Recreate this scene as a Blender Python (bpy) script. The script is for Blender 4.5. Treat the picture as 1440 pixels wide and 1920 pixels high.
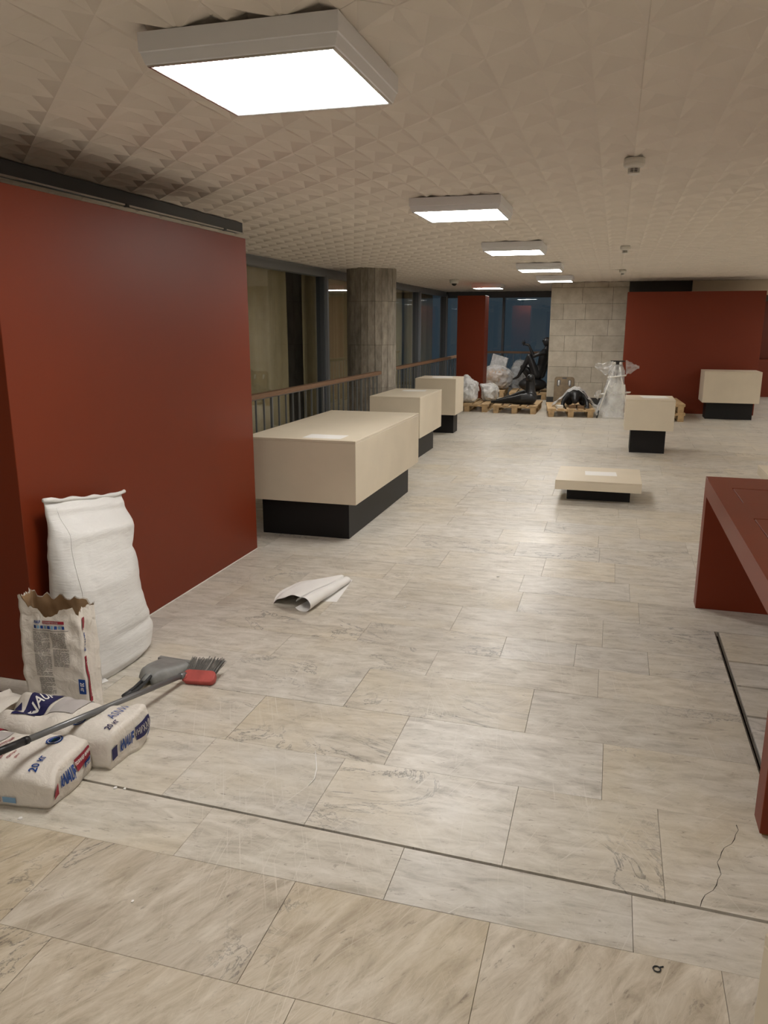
import bpy, bmesh, math, random
from mathutils import Vector, Matrix, noise as mnoise
for o in list(bpy.data.objects): bpy.data.objects.remove(o)
scn = bpy.context.scene; COL = scn.collection
H = 1.57                                                   # eye height of the camera

# ---------------------------------------------------------------- camera
FPX, YAW, PITCH, ROLL = 1456.9, 0.28234, 0.23718, 0.00106    # focal length in pixels of a 1440x1920 frame, angles in radians
cam_d = bpy.data.cameras.new('camera'); cam = bpy.data.objects.new('camera', cam_d); COL.objects.link(cam)
cam_d.sensor_fit = 'VERTICAL'; cam_d.sensor_height = 32.0; cam_d.lens = 32.0 * FPX / 1920.0
cam_d.clip_start = 0.02; cam_d.clip_end = 200
_f = Vector((-math.sin(YAW)*math.cos(PITCH), math.cos(YAW)*math.cos(PITCH), -math.sin(PITCH)))
_r0 = Vector((math.cos(YAW), math.sin(YAW), 0)); _u0 = _r0.cross(_f)
_r = _r0*math.cos(ROLL) + _u0*math.sin(ROLL); _u = -_r0*math.sin(ROLL) + _u0*math.cos(ROLL)
cam.matrix_world = Matrix(((_r.x, _u.x, -_f.x, 0), (_r.y, _u.y, -_f.y, 0), (_r.z, _u.z, -_f.z, H), (0, 0, 0, 1)))
scn.camera = cam
# ---------------------------------------------------------------- night sky, exposure
w = bpy.data.worlds.new('world'); scn.world = w; w.use_nodes = True
w.node_tree.nodes['Background'].inputs[0].default_value = (0.24, 0.36, 0.47, 1)
w.node_tree.nodes['Background'].inputs[1].default_value = 0.12
scn.view_settings.view_transform = 'Standard'; scn.view_settings.look = 'None'
scn.view_settings.gamma = 1.0; scn.view_settings.use_curve_mapping = False
scn.view_settings.exposure = 0.0
LAMP = 32.5                                                # emission of the ceiling lamps' diffusers
rnd = random.Random(7)

# ---------------------------------------------------------------- materials
def srgb(r, g, b):
    f = lambda c: (c/255/12.92 if c/255 <= .04045 else ((c/255+.055)/1.055)**2.4)
    return (f(r), f(g), f(b), 1)
def mk(name):
    m = bpy.data.materials.new(name); m.use_nodes = True; nt = m.node_tree
    return m, nt, nt.nodes['Principled BSDF']
def nd(nt, t, **kw):
    n = nt.nodes.new(t)
    for k, v in kw.items():
        if k.startswith('i_'): n.inputs[k[2:].replace('_', ' ')].default_value = v
        else: setattr(n, k, v)
    return n
def mixc(nt, fac, a, b, bt='MIX'):
    n = nt.nodes.new('ShaderNodeMix'); n.data_type = 'RGBA'; n.blend_type = bt
    for s, v in ((0, fac), (6, a), (7, b)):
        if hasattr(v, 'is_linked') or hasattr(v, 'links'): nt.links.new(v, n.inputs[s])
        else: n.inputs[s].default_value = v
    return n.outputs[2]
def ramp(nt, src, pts):
    n = nt.nodes.new('ShaderNodeValToRGB'); nt.links.new(src, n.inputs[0]); e = n.color_ramp.elements
    while len(e) < len(pts): e.new(.5)
    for k, (p, c) in enumerate(pts): e[k].position = p; e[k].color = c if len(c) == 4 else (*c, 1)
    return n.outputs[0]
def noise(nt, vec, scale, detail=4, rough=.55, dist=0):
    n = nd(nt, 'ShaderNodeTexNoise'); n.inputs['Scale'].default_value = scale; n.inputs['Detail'].default_value = detail
    n.inputs['Roughness'].default_value = rough; n.inputs['Distortion'].default_value = dist
    if vec is not None: nt.links.new(vec, n.inputs['Vector'])
    return n.outputs['Fac']
def mapping(nt, vec, scale=(1, 1, 1), rot=(0, 0, 0), loc=(0, 0, 0)):
    n = nd(nt, 'ShaderNodeMapping'); nt.links.new(vec, n.inputs[0])
    n.inputs['Scale'].default_value = scale; n.inputs['Rotation'].default_value = rot; n.inputs['Location'].default_value = loc
    return n.outputs[0]
def bump(nt, b, h, strength=.2, dist=.01):
    n = nd(nt, 'ShaderNodeBump'); n.inputs['Strength'].default_value = strength; n.inputs['Distance'].default_value = dist
    nt.links.new(h, n.inputs['Height']); nt.links.new(n.outputs[0], b.inputs['Normal'])
def plain(name, col, rough=.6, metal=0, spec=.4, var=0, vscale=6, bmp=0, bscale=60, stretch=(1, 1, 1)):
    m, nt, b = mk(name); b.inputs['Base Color'].default_value = col; b.inputs['Roughness'].default_value = rough
    b.inputs['Metallic'].default_value = metal; b.inputs['Specular IOR Level'].default_value = spec
    if var or bmp:
        tc = nd(nt, 'ShaderNodeTexCoord').outputs['Object']; v = mapping(nt, tc, stretch)
    if var:
        n = noise(nt, v, vscale, 5); d = tuple(c*(1-var) for c in col[:3])+(1,); l = tuple(min(1, c*(1+var)) for c in col[:3])+(1,)
        nt.links.new(ramp(nt, n, ((.3, d), (.7, l))), b.inputs['Base Color'])
    if bmp: bump(nt, b, noise(nt, v, bscale, 4), bmp)
    return m
M = {}
M['red'] = plain('red_paint', (0.16, 0.0235, 0.006, 1), .45, spec=.3, var=.04, vscale=1.5, bmp=.02, bscale=250)
M['beige'] = plain('beige_laminate', srgb(212, 200, 179), .42, spec=.4, var=.05, vscale=2.2)
M['black'] = plain('black_laminate', (.007, .006, .006, 1), .5, spec=.3)
M['ceil'] = plain('ceiling_plaster', srgb(228, 219, 208), .75, spec=.2, var=.04, vscale=2.0, bmp=.02, bscale=120)
M['dark'] = plain('dark_void', (.02, .02, .021, 1), .8, spec=.1)
M['grout'] = plain('dark_grout', (.018, .015, .013, 1), .9, spec=.1, var=.3, vscale=20)
M['lampwhite'] = plain('lamp_housing_paint', srgb(232, 233, 238), .35)
M['chrome'] = plain('lamp_lip_metal', (.75, .75, .77, 1), .22, metal=.9)
M['wall'] = plain('cream_wall_paint', srgb(205, 192, 172), .7, spec=.2, var=.03)
M['darkgrey'] = plain('dark_grey_panel', (.045, .043, .04, 1), .6)
M['alu'] = plain('grey_aluminium', srgb(138, 142, 147), .4, metal=.25)
M['alud'] = plain('dark_aluminium', srgb(92, 96, 102), .42, metal=.25)
M['wood'] = plain('handrail_wood', srgb(126, 96, 72), .5, var=.22, vscale=5, stretch=(30, 1.2, 30))
M['steel'] = plain('baluster_steel', srgb(128, 130, 130), .35, metal=.45)
M['bronze'] = plain('dark_bronze', (.017, .0165, .017, 1), .42, metal=.25, spec=.5, var=.25, vscale=9, bmp=.12, bscale=40)
M['pallet'] = plain('pallet_pine', srgb(182, 154, 116), .75, spec=.2, var=.28, vscale=7, stretch=(2, 2, 2))
M['pallet2'] = plain('pallet_weathered', srgb(126, 102, 78), .8, spec=.2, var=.3, vscale=7)
M['tan'] = plain('tan_dolly_board', srgb(122, 104, 78), .6, var=.35, vscale=7)
M['white'] = plain('white_plastic', srgb(225, 223, 216), .45)
M['wheel'] = plain('white_roller', srgb(220, 220, 216), .4)
M['paper'] = plain('white_paper', srgb(231, 229, 226), .65, spec=.25)
M['paperin'] = plain('grey_paper_inside', srgb(165, 170, 158), .7, spec=.2)
M['kraft'] = plain('kraft_lining', srgb(150, 122, 92), .8, spec=.15, var=.2)
M['greyp'] = plain('grey_plastic', srgb(124, 124, 122), .42, var=.18, vscale=14)
M['dgreyp'] = plain('dark_grey_plastic', srgb(44, 45, 47), .45)
M['bristle'] = plain('grey_bristles', srgb(112, 110, 106), .6, var=.3, vscale=40)
M['tube'] = plain('grey_tube', srgb(112, 113, 114), .33, metal=.4, spec=.5, var=.08, vscale=9)
M['blackp'] = plain('black_plastic', (.010, .010, .011, 1), .4)
M['redp'] = plain('red_plastic', srgb(168, 76, 70), .55, var=.18, vscale=18)
M['inkblue'] = plain('ink_blue', srgb(24, 62, 130), .6)
M['inknavy'] = plain('ink_navy', srgb(36, 34, 78), .6)
M['inkred'] = plain('ink_red', srgb(136, 26, 44), .6)
M['inkgrey'] = plain('ink_grey', srgb(95, 90, 84), .7)
M['inkcyan'] = plain('ink_pale_blue', srgb(122, 158, 190), .6)
M['inkgreen'] = plain('ink_green', srgb(28, 84, 58), .6)
M['inkwhite'] = plain('ink_white', srgb(232, 228, 222), .6)
M['inkpgrey'] = plain('ink_pale_grey', srgb(176, 170, 168), .65)
M['brass'] = plain('brass_foot', srgb(170, 140, 80), .4, metal=.8)
M['curtain'] = plain('curtain_cloth', srgb(196, 178, 140), .85, spec=.1, var=.06, vscale=3, stretch=(1, 6, .2))
M['groove'] = plain('groove_dirt', (.05, .045, .04, 1), .9, spec=.1, var=.5, vscale=60)
M['plastertrim'] = plain('metal_strip', srgb(120, 112, 100), .4, metal=.5, var=.3, vscale=60)

def paper_sack():
    m, nt, b = mk('sack_paper'); tc = nd(nt, 'ShaderNodeTexCoord').outputs['Object']
    b.inputs['Base Color'].default_value = srgb(214, 207, 198); b.inputs['Roughness'].default_value = .55
    b.inputs['Specular IOR Level'].default_value = .3
    v = nd(nt, 'ShaderNodeTexVoronoi'); v.feature = 'SMOOTH_F1'; v.inputs['Scale'].default_value = 9
    nt.links.new(mapping(nt, tc, (1, 1, 1.3)), v.inputs['Vector'])
    n = noise(nt, tc, 22, 4, .55, .6)
    a = nd(nt, 'ShaderNodeMath', operation='ADD'); nt.links.new(v.outputs['Distance'], a.inputs[0]); nt.links.new(n, a.inputs[1])
    bump(nt, b, a.outputs[0], .38, .02); return m
M['sack'] = paper_sack()
def woven():
    m, nt, b = mk('woven_polypropylene'); tc = nd(nt, 'ShaderNodeTexCoord').outputs['Object']
    b.inputs['Base Color'].default_value = srgb(222, 221, 219); b.inputs['Roughness'].default_value = .42; b.inputs['Specular IOR Level'].default_value = .4
    n = noise(nt, mapping(nt, tc, (5, 5, 26)), 2.2, 5, .55, .8)
    n2 = noise(nt, mapping(nt, tc, (60, 60, 300)), 3, 2)
    a = nd(nt, 'ShaderNodeMath', operation='MULTIPLY_ADD'); nt.links.new(n2, a.inputs[0]); a.inputs[1].default_value = .05; nt.links.new(n, a.inputs[2])
    bump(nt, b, a.outputs[0], .22, .015); return m
M['woven'] = woven()

def marble(name, base, dark, light, yellow, rot, stretch, joints=False):
    m, nt, b = mk(name); tc = nd(nt, 'ShaderNodeTexCoord').outputs['Object']; L = nt.links
    oi = nd(nt, 'ShaderNodeObjectInfo'); rn = oi.outputs['Random']
    off = nd(nt, 'ShaderNodeVectorMath', operation='SCALE'); off.inputs[0].default_value = (37, 53, 11); L.new(rn, off.inputs['Scale'])
    ad = nd(nt, 'ShaderNodeVectorMath', operation='ADD'); L.new(tc, ad.inputs[0])
    if not joints: L.new(off.outputs[0], ad.inputs[1])
    v = ad.outputs[0]
    vs = mapping(nt, mapping(nt, v, (1, 1, 1), (0, 0, rot)), stretch)      # turn first, then stretch along the grain
    n1 = noise(nt, vs, 4.5, 10, .68, .5)                         # fine streaks
    n2 = noise(nt, v, 1.3, 5, .6, .3)                            # clouds
    n3 = noise(nt, mapping(nt, mapping(nt, v, (1, 1, 1), (0, 0, rot+.25)), (1, 1.7, 1)), 1.9, 9, .66, 1.2)  # veins
    n4 = noise(nt, vs, 16, 8, .68, .5)
    c = ramp(nt, n1, ((.30, dark), (.48, base), (.66, light)))
    c = mixc(nt, ramp(nt, n2, ((.48, (0, 0, 0)), (.74, (.5, .5, .5)))), c, yellow)
    vein = ramp(nt, n3, ((.488, (0, 0, 0)), (.5, (.85, .85, .85)), (.512, (0, 0, 0))))
    vm = ramp(nt, noise(nt, v, 1.1, 2), ((.52, (0, 0, 0)), (.64, (1, 1, 1))))
    vv = nd(nt, 'ShaderNodeMath', operation='MULTIPLY'); L.new(vein, vv.inputs[0]); L.new(vm, vv.inputs[1])
    c = mixc(nt, vv.outputs[0], c, srgb(84, 82, 82))
    sp = ramp(nt, n4, ((.30, (.75, .75, .75)), (.40, (0, 0, 0))))
    c = mixc(nt, sp, c, srgb(118, 106, 94))
    # pale scratches worn into the polish
    for k, a in enumerate((1.1, -1.25, 1.45, 2.2)):
        s = noise(nt, mapping(nt, mapping(nt, tc, (1, 1, 1), (0, 0, a), (k*3.1, k, 0)), (2.2, 150, 1)), 1.0, 2, .5, .15)
        g = noise(nt, tc, 1.3+k*.3, 2)
        sm = nd(nt, 'ShaderNodeMath', operation='MULTIPLY'); L.new(ramp(nt, s, ((.63, (0, 0, 0)), (.71, (.75, .75, .75)))), sm.inputs[0])
        L.new(ramp(nt, g, ((.42, (0, 0, 0)), (.62, (1, 1, 1)))), sm.inputs[1])
        c = mixc(nt, sm.outputs[0], c, light)
    hsv = nd(nt, 'ShaderNodeHueSaturation'); L.new(c, hsv.inputs['Color'])
    mr = nd(nt, 'ShaderNodeMapRange'); L.new(rn, mr.inputs[0]); mr.inputs[3].default_value = .95; mr.inputs[4].default_value = 1.04
    L.new(mr.outputs[0], hsv.inputs['Value'])
    mr2 = nd(nt, 'ShaderNodeMapRange'); fr = nd(nt, 'ShaderNodeMath', operation='FRACT'); ml = nd(nt, 'ShaderNodeMath', operation='MULTIPLY')
    L.new(rn, ml.inputs[0]); ml.inputs[1].default_value = 17.3; L.new(ml.outputs[0], fr.inputs[0]); L.new(fr.outputs[0], mr2.inputs[0])
    mr2.inputs[3].default_value = .8; mr2.inputs[4].default_value = 1.12; L.new(mr2.outputs[0], hsv.inputs['Saturation'])
    c = hsv.outputs[0]
    if joints:
        br = nd(nt, 'ShaderNodeTexBrick'); L.new(tc, br.inputs['Vector']); br.inputs['Scale'].default_value = 1
        br.inputs['Brick Width'].default_value = .73; br.inputs['Row Height'].default_value = .36; br.inputs['Mortar Size'].default_value = .003
        br.inputs['Color1'].default_value = (.93, .93, .93, 1); br.inputs['Color2'].default_value = (1.06, 1.05, 1.03, 1); br.inputs['Mortar'].default_value = (.6, .57, .52, 1)
        c = mixc(nt, 1.0, c, br.outputs['Color'], 'MULTIPLY')
    L.new(c, b.inputs['Base Color'])
    rr = ramp(nt, noise(nt, v, 3.0, 4), ((.3, (.30, .30, .30)), (.7, (.46, .46, .46))))
    L.new(rr, b.inputs['Roughness']); b.inputs['Specular IOR Level'].default_value = .45
    bump(nt, b, n4, .03, .005)
    return m
mb = srgb(190, 183, 171); md = srgb(158, 150, 138); ml_ = srgb(208, 202, 192); my = srgb(203, 188, 158)
M['marble'] = marble('marble_cross_grain', mb, md, ml_, my, -.05, (1.5, 4.5, 1))
M['marble2'] = marble('marble_diagonal_grain', srgb(184, 172, 153), srgb(152, 138, 119), srgb(206, 196, 180), srgb(196, 180, 150), math.radians(-62), (1.3, 4.5, 1))
M['marblefar'] = marble('marble_joined', srgb(190, 184, 173), md, ml_, srgb(198, 188, 168), -.02, (1.3, 5, 1), joints=True)
def stone():
    m, nt, b = mk('limestone'); tc = nd(nt, 'ShaderNodeTexCoord').outputs['Object']; L = nt.links
    rn = nd(nt, 'ShaderNodeObjectInfo').outputs['Random']
    c = ramp(nt, noise(nt, tc, 5, 6, .6), ((.3, srgb(178, 168, 150)), (.7, srgb(208, 200, 184))))
    hsv = nd(nt, 'ShaderNodeHueSaturation'); L.new(c, hsv.inputs['Color']); mr = nd(nt, 'ShaderNodeMapRange'); L.new(rn, mr.inputs[0])
    mr.inputs[3].default_value = .93; mr.inputs[4].default_value = 1.05; L.new(mr.outputs[0], hsv.inputs['Value']); L.new(hsv.outputs[0], b.inputs['Base Color'])
    b.inputs['Roughness'].default_value = .75; bump(nt, b, noise(nt, tc, 40, 5), .15); return m
M['stone'] = stone()
def concrete():
    m, nt, b = mk('board_concrete'); tc = nd(nt, 'ShaderNodeTexCoord').outputs['Object']; L = nt.links
    rn = nd(nt, 'ShaderNodeObjectInfo').outputs['Random']
    c = ramp(nt, noise(nt, mapping(nt, tc, (3, 3, 1)), 5, 7, .65), ((.3, srgb(126, 119, 109)), (.7, srgb(178, 169, 155))))
    hsv = nd(nt, 'ShaderNodeHueSaturation'); L.new(c, hsv.inputs['Color']); mr = nd(nt, 'ShaderNodeMapRange'); L.new(rn, mr.inputs[0])
    mr.inputs[3].default_value = .8; mr.inputs[4].default_value = 1.1; L.new(mr.outputs[0], hsv.inputs['Value']); L.new(hsv.outputs[0], b.inputs['Base Color'])
    b.inputs['Roughness'].default_value = .85; bump(nt, b, noise(nt, tc, 60, 5), .25); return m
M['concrete'] = concrete()
def glass(name, tint, refl=1.0):
    m, nt, b = mk(name); L = nt.links; nt.nodes.remove(b); out = nt.nodes['Material Output']
    t = nd(nt, 'ShaderNodeBsdfTransparent'); t.inputs[0].default_value = tint
    g = nd(nt, 'ShaderNodeBsdfGlossy'); g.inputs['Roughness'].default_value = .01; g.inputs[0].default_value = (refl, refl, refl, 1)
    fr = nd(nt, 'ShaderNodeFresnel'); ge = nd(nt, 'ShaderNodeNewGeometry'); mp_ = nd(nt, 'ShaderNodeMapRange'); L.new(ge.outputs['Backfacing'], mp_.inputs[0])
    mp_.inputs[3].default_value = 1.5; mp_.inputs[4].default_value = 1/1.5; L.new(mp_.outputs[0], fr.inputs[0])   # same reflectance from either side of the pane
    mx = nd(nt, 'ShaderNodeMixShader'); L.new(fr.outputs[0], mx.inputs[0]); L.new(t.outputs[0], mx.inputs[1]); L.new(g.outputs[0], mx.inputs[2])
    L.new(mx.outputs[0], out.inputs[0]); return m
M['glass'] = glass('window_glass', (.88, .90, .90, 1))
def film(name, opac):
    m, nt, b = mk(name); L = nt.links; out = nt.nodes['Material Output']
    b.inputs['Base Color'].default_value = (.78, .78, .77, 1); b.inputs['Roughness'].default_value = .22; b.inputs['Specular IOR Level'].default_value = .7
    tc = nd(nt, 'ShaderNodeTexCoord').outputs['Object']
    n = noise(nt, tc, 11, 5, .6, 1.2); bump(nt, b, n, .5, .03)
    t = nd(nt, 'ShaderNodeBsdfTransparent'); mx = nd(nt, 'ShaderNodeMixShader')
    L.new(ramp(nt, noise(nt, tc, 7, 4, .6, .8), ((.35, (opac*.65,)*3), (.7, (min(1, opac*1.35),)*3))), mx.inputs[0])
    L.new(t.outputs[0], mx.inputs[1]); L.new(b.outputs[0], mx.inputs[2]); L.new(mx.outputs[0], out.inputs[0]); return m
M['film'] = film('clear_film', .42); M['filmthick'] = film('milky_film', .72); M['filmmid'] = film('draped_film', .58)
def emit(name, col, s):
    m, nt, b = mk(name); b.inputs['Base Color'].default_value = (.9, .9, .9, 1)
    b.inputs['Emission Color'].default_value = col; b.inputs['Emission Strength'].default_value = s; return m
M['lamp'] = emit('lamp_diffuser', (1, .975, .93, 1), LAMP)

# ---------------------------------------------------------------- builders
class MB:
    """collects geometry in world coordinates; build() links it as one mesh object"""
    def __init__(s): s.v = []; s.f = []
    def add(s, vs, fs):
        o = len(s.v); s.v += [tuple(p) for p in vs]; s.f += [tuple(i+o for i in f) for f in fs]; return s
    def box(s, x0, x1, y0, y1, z0, z1):
        vs = [(x, y, z) for z in (z0, z1) for y in (y0, y1) for x in (x0, x1)]
        return s.add(vs, [(0, 2, 3, 1), (4, 5, 7, 6), (0, 1, 5, 4), (2, 6, 7, 3), (0, 4, 6, 2), (1, 3, 7, 5)])
    def cbox(s, x0, x1, y0, y1, z0, z1, c=.002):
        bm = bmesh.new(); r = bmesh.ops.create_cube(bm, size=1)
        for v in bm.verts: v.co = ((x0+x1)/2+v.co.x*(x1-x0), (y0+y1)/2+v.co.y*(y1-y0), (z0+z1)/2+v.co.z*(z1-z0))
        bmesh.ops.bevel(bm, geom=list(bm.edges), offset=c, segments=1, affect='EDGES')
        bm.verts.ensure_lookup_table(); bm.verts.index_update()
        s.add([v.co[:] for v in bm.verts], [tuple(v.index for v in f.verts) for f in bm.faces]); bm.free(); return s
    def tube(s, pts, rad, n=12, cap=True):
        pts = [Vector(p) for p in pts]; k = len(pts)
        if not hasattr(rad, '__len__'): rad = [rad]*k
        rings = []; up = None
        for i, p in enumerate(pts):
            d = (pts[min(i+1, k-1)]-pts[max(i-1, 0)]).normalized()
            if up is None: up = Vector((0, 0, 1)) if abs(d.z) < .9 else Vector((1, 0, 0))
            a = d.cross(up).normalized(); b2 = a.cross(d).normalized(); up = b2
            rings.append([p + (a*math.cos(t)+b2*math.sin(t))*rad[i] for t in [2*math.pi*j/n for j in range(n)]])
        vs = [q for r in rings for q in r]
        fs = [(i*n+j, i*n+(j+1) % n, (i+1)*n+(j+1) % n, (i+1)*n+j) for i in range(k-1) for j in range(n)]
        if cap: fs += [tuple(range(n))[::-1], tuple((k-1)*n+j for j in range(n))]
        return s.add(vs, fs)
    def lathe(s, prof, cx, cy, n=24, cap=True):
        vs = [(cx+r*math.cos(2*math.pi*j/n), cy+r*math.sin(2*math.pi*j/n), z) for r, z in prof for j in range(n)]
        fs = [(i*n+j, i*n+(j+1) % n, (i+1)*n+(j+1) % n, (i+1)*n+j) for i in range(len(prof)-1) for j in range(n)]
        if cap: fs += [tuple(range(n))[::-1], tuple((len(prof)-1)*n+j for j in range(n))]
        return s.add(vs, fs)
    def prism(s, poly, z0, z1):
        n = len(poly); vs = [(x, y, z0) for x, y in poly]+[(x, y, z1) for x, y in poly]
        return s.add(vs, [tuple(range(n))[::-1], tuple(range(n, 2*n))]+[(i, (i+1) % n, n+(i+1) % n, n+i) for i in range(n)])
    def ball(s, c, r, nu=16, nv=10):
        c = Vector(c); r = r if hasattr(r, '__len__') else (r, r, r)
        vs = [(c.x, c.y, c.z-r[2])]
        for i in range(1, nv):
            ph = math.pi*i/nv-math.pi/2
            vs += [(c.x+r[0]*math.cos(ph)*math.cos(2*math.pi*j/nu), c.y+r[1]*math.cos(ph)*math.sin(2*math.pi*j/nu), c.z+r[2]*math.sin(ph)) for j in range(nu)]
        vs.append((c.x, c.y, c.z+r[2])); L = len(vs)-1
        fs = [(0, 1+(j+1) % nu, 1+j) for j in range(nu)]
        fs += [(1+i*nu+j, 1+i*nu+(j+1) % nu, 1+(i+1)*nu+(j+1) % nu, 1+(i+1)*nu+j) for i in range(nv-2) for j in range(nu)]
        fs += [(L, 1+(nv-2)*nu+j, 1+(nv-2)*nu+(j+1) % nu) for j in range(nu)]
        return s.add(vs, fs)
    def xf(s, m):
        s.v = [tuple(m @ Vector(p)) for p in s.v]; return s
    def build(s, name, mat, parent=None, smooth=False, fix=True):
        me = bpy.data.meshes.new(name); off = Vector((0, 0, 0))
        if parent is not None: off = parent.get('_o', None); off = Vector(off) if off is not None else Vector((0, 0, 0))
        me.from_pydata([tuple(Vector(p)-off) for p in s.v], [], s.f)
        if fix:
            bm = bmesh.new(); bm.from_mesh(me); bmesh.ops.recalc_face_normals(bm, faces=bm.faces); bm.to_mesh(me); bm.free()
        if smooth:
            for p in me.polygons: p.use_smooth = True
        mats = mat if isinstance(mat, (list, tuple)) else [mat]
        for m in mats: me.materials.append(M[m] if isinstance(m, str) else m)
        o = bpy.data.objects.new(name, me); COL.objects.link(o)
        if parent is not None: o.parent = parent; o['_o'] = tuple(off)
        return o
def tag(o, label, cat, group=None):
    o['label'] = label; o['category'] = cat
    if group: o['group'] = group
    return o
def thing(name, label, cat, loc, group=None, rz=0, world=True):
    o = bpy.data.objects.new(name, None); COL.objects.link(o); o.location = loc; o.rotation_euler.z = rz; o.empty_display_size = .05
    o['_o'] = tuple(loc) if world else (0, 0, 0)
    return tag(o, label, cat, group)
def solo(mb, name, mat, label, cat, group=None, smooth=False):
    return tag(mb.build(name, mat, None, smooth), label, cat, group)
def struct(mb, name, mat, parent=None, smooth=False, label=None):
    o = mb.build(name, mat, parent, smooth)
    if parent is None: o['kind'] = 'structure'
    if label: o['label'] = label
    return o
def copy_tree(o, parent=None):
    c = o.copy(); COL.objects.link(c)
    if parent is not None: c.parent = parent
    for ch in o.children: copy_tree(ch, c)
    return c

# ================================================================ THE SETTING
ZC = 2.37
# ---- floor: marble slabs laid in rows on a dark bed
rows = [1.035, 1.415, 1.79, 2.022, 2.45, 2.83, 3.22, 3.51, 3.78, 4.16, 4.50, 4.84, 5.25, 5.62, 5.95, 6.30, 6.61, 6.93]
while rows[-1] < 10.5: rows.append(rows[-1]+rnd.choice((.30, .34, .37, .40)))
known = {0: [-.63], 1: [-.785, -.22, .36], 2: [-1.185, -.52, .15], 3: [-1.39, -.86, -.22, .24], 4: [-.71, .06], 5: [-1.0, -.24, .52],
         6: [-1.51, -.735, .03], 7: [-.435, -.085, .255], 8: [-.735, .04], 9: [-.43, .23], 10: [-1.32, -.46], 11: [-1.70, -1.03, -.355, .10],
         12: [-.58, -.005], 14: [-1.2], 16: [-.57]}
XL, XR = -3.35, 2.95; YF = rows[-1]
fl = MB(); fl.box(XL-.01, XR+.01, rows[0], YF, -.08, -.026)
fl.box(-4.6, 6.2, YF, 20.9, -.06, 0); fl.box(-4.6, XL, rows[0], YF, -.06, 0); fl.box(XR, 6.2, rows[0], YF, -.06, 0); fl.box(-4.6, 6.2, -3.6, rows[0], -.06, 0)
fo = fl.build('floor', ['grout', 'marblefar'])
for p in fo.data.polygons: p.material_index = 0 if p.index < 6 else 1
fo['kind'] = 'structure'
GX = .612                                                   # expansion joint along the desk
for k in range(len(rows)-1):
    y0, y1 = rows[k], rows[k+1]; js = sorted(known.get(k, [])); 
    if not js: js = [rnd.uniform(-.9, -.3)]
    while js[0] > XL+.5: js.insert(0, js[0]-rnd.uniform(.62, .78))
    while js[-1] < XR-.4: js.append(js[-1]+rnd.uniform(.6, .78))
    xs = [XL]+[x for x in js if XL+.12 < x < XR-.12]+[XR]
    if 3 <= k <= 8:                                           # the joint beside the desk cuts these rows
        xs = [x for x in xs if not (GX-.1 < x < GX+.18)]+[GX]; xs.sort()
    for a, b in zip(xs[:-1], xs[1:]):
        g0 = .0006; ga = gb = g0; gy0 = gy1 = rnd.choice((.0005, .0007, .0010))
        if 3 <= k <= 8 and a == GX: ga = .014
        if 3 <= k <= 8 and b == GX: gb = .010
        if k == 3: gy0 = .0055
        if k == 2: gy1 = .0055
        if a >= GX-.001 and 3 <= k <= 8: gy0 = gy1 = rnd.choice((.002, .006, .008))
        zt = rnd.uniform(-.0007, .0004)
        yy0, yy1 = y0+gy0, y1-gy1
        if k in (2, 3) :                                     # the wide joint runs very slightly askew
            sk = lambda x: 2.022-.027*(x+.3)
        mb_ = MB().cbox(a+ga, b-gb, yy0, yy1, -.027, zt, .0006)
        if k in (2, 3):
            mb_.v = [(x, (y+(sk(x)-2.022) if abs(y-2.022) < .02 else y), z) for x, y, z in mb_.v]
        mb_.build('marble_slab', 'marble2' if k < 2 else 'marble', fo)
# metal edging strips left in the joint beside the desk
for dx in (-.006, .005):
    pts = [(GX+dx+rnd.uniform(-.0006, .0006), 2.05+i*.079, -.004) for i in range(31)]
    MB().tube(pts, .0022, 6).build('joint_edging_strip', 'plastertrim', fo)
# hairline crack across one slab
MB().tube([(.48+.004*math.sin(k*2.1)-(k/16)*.14+.012*math.sin(k*.7), 2.43-k*.0262, -.0002) for k in range(17)], [.0008+.0006*(k % 3 == 0) for k in range(17)], 5).build('crack', 'grout', fo)
# dark inlay strips beside the partition's end
MB().box(-2.75, -2.41, 2.527, 2.541, -.001, .0012).build('inlay_strip', 'blackp', fo)
MB().box(-2.424, -2.41, 2.30, 2.53, -.001, .0012).build('inlay_strip', 'blackp', fo)

# ---- ceiling: pressed panels of three-sided recesses
P = .158; X0c, Y0c = .031, 2.493; RISE = .024; N = 7
def ceiling_mesh(par):
    me = bpy.data.meshes.new('ceiling_panel'); vs = []; fs = []
    def V(x, y, z): vs.append((x*P, y*P, z)); return len(vs)-1
    for i in range(N):
        for j in range(N):
            if (i+j+par) % 2 == 0:
                a, b, c, d = V(i, j, 0), V(i+1, j, .004), V(i+1, j+1, 0), V(i, j+1, .004)
                p, q = V(i+.667, j, RISE), V(i+.333, j+1, RISE)
                fs += [(a, p, c), (p, b, c), (a, c, q), (a, q, d)]
            else:
                a, b, c, d = V(i+1, j, 0), V(i, j, .004), V(i, j+1, 0), V(i+1, j+1, .004)
                p, q = V(i+.333, j, RISE), V(i+.667, j+1, RISE)
                fs += [(a, c, p), (p, c, b), (a, q, c), (a, d, q)]
    s = .9992; me.from_pydata([((x-N*P/2)*s, (y-N*P/2)*s, z) for x, y, z in vs], [], fs); me.materials.append(M['ceil']); return me
cm = [ceiling_mesh(0), ceiling_mesh(1)]
cb = MB().box(-4.7, 6.3, -3.7, 21.0, ZC+.03, ZC+.12)
ceil_o = cb.build('ceiling', 'ceil'); ceil_o['kind'] = 'structure'
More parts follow.
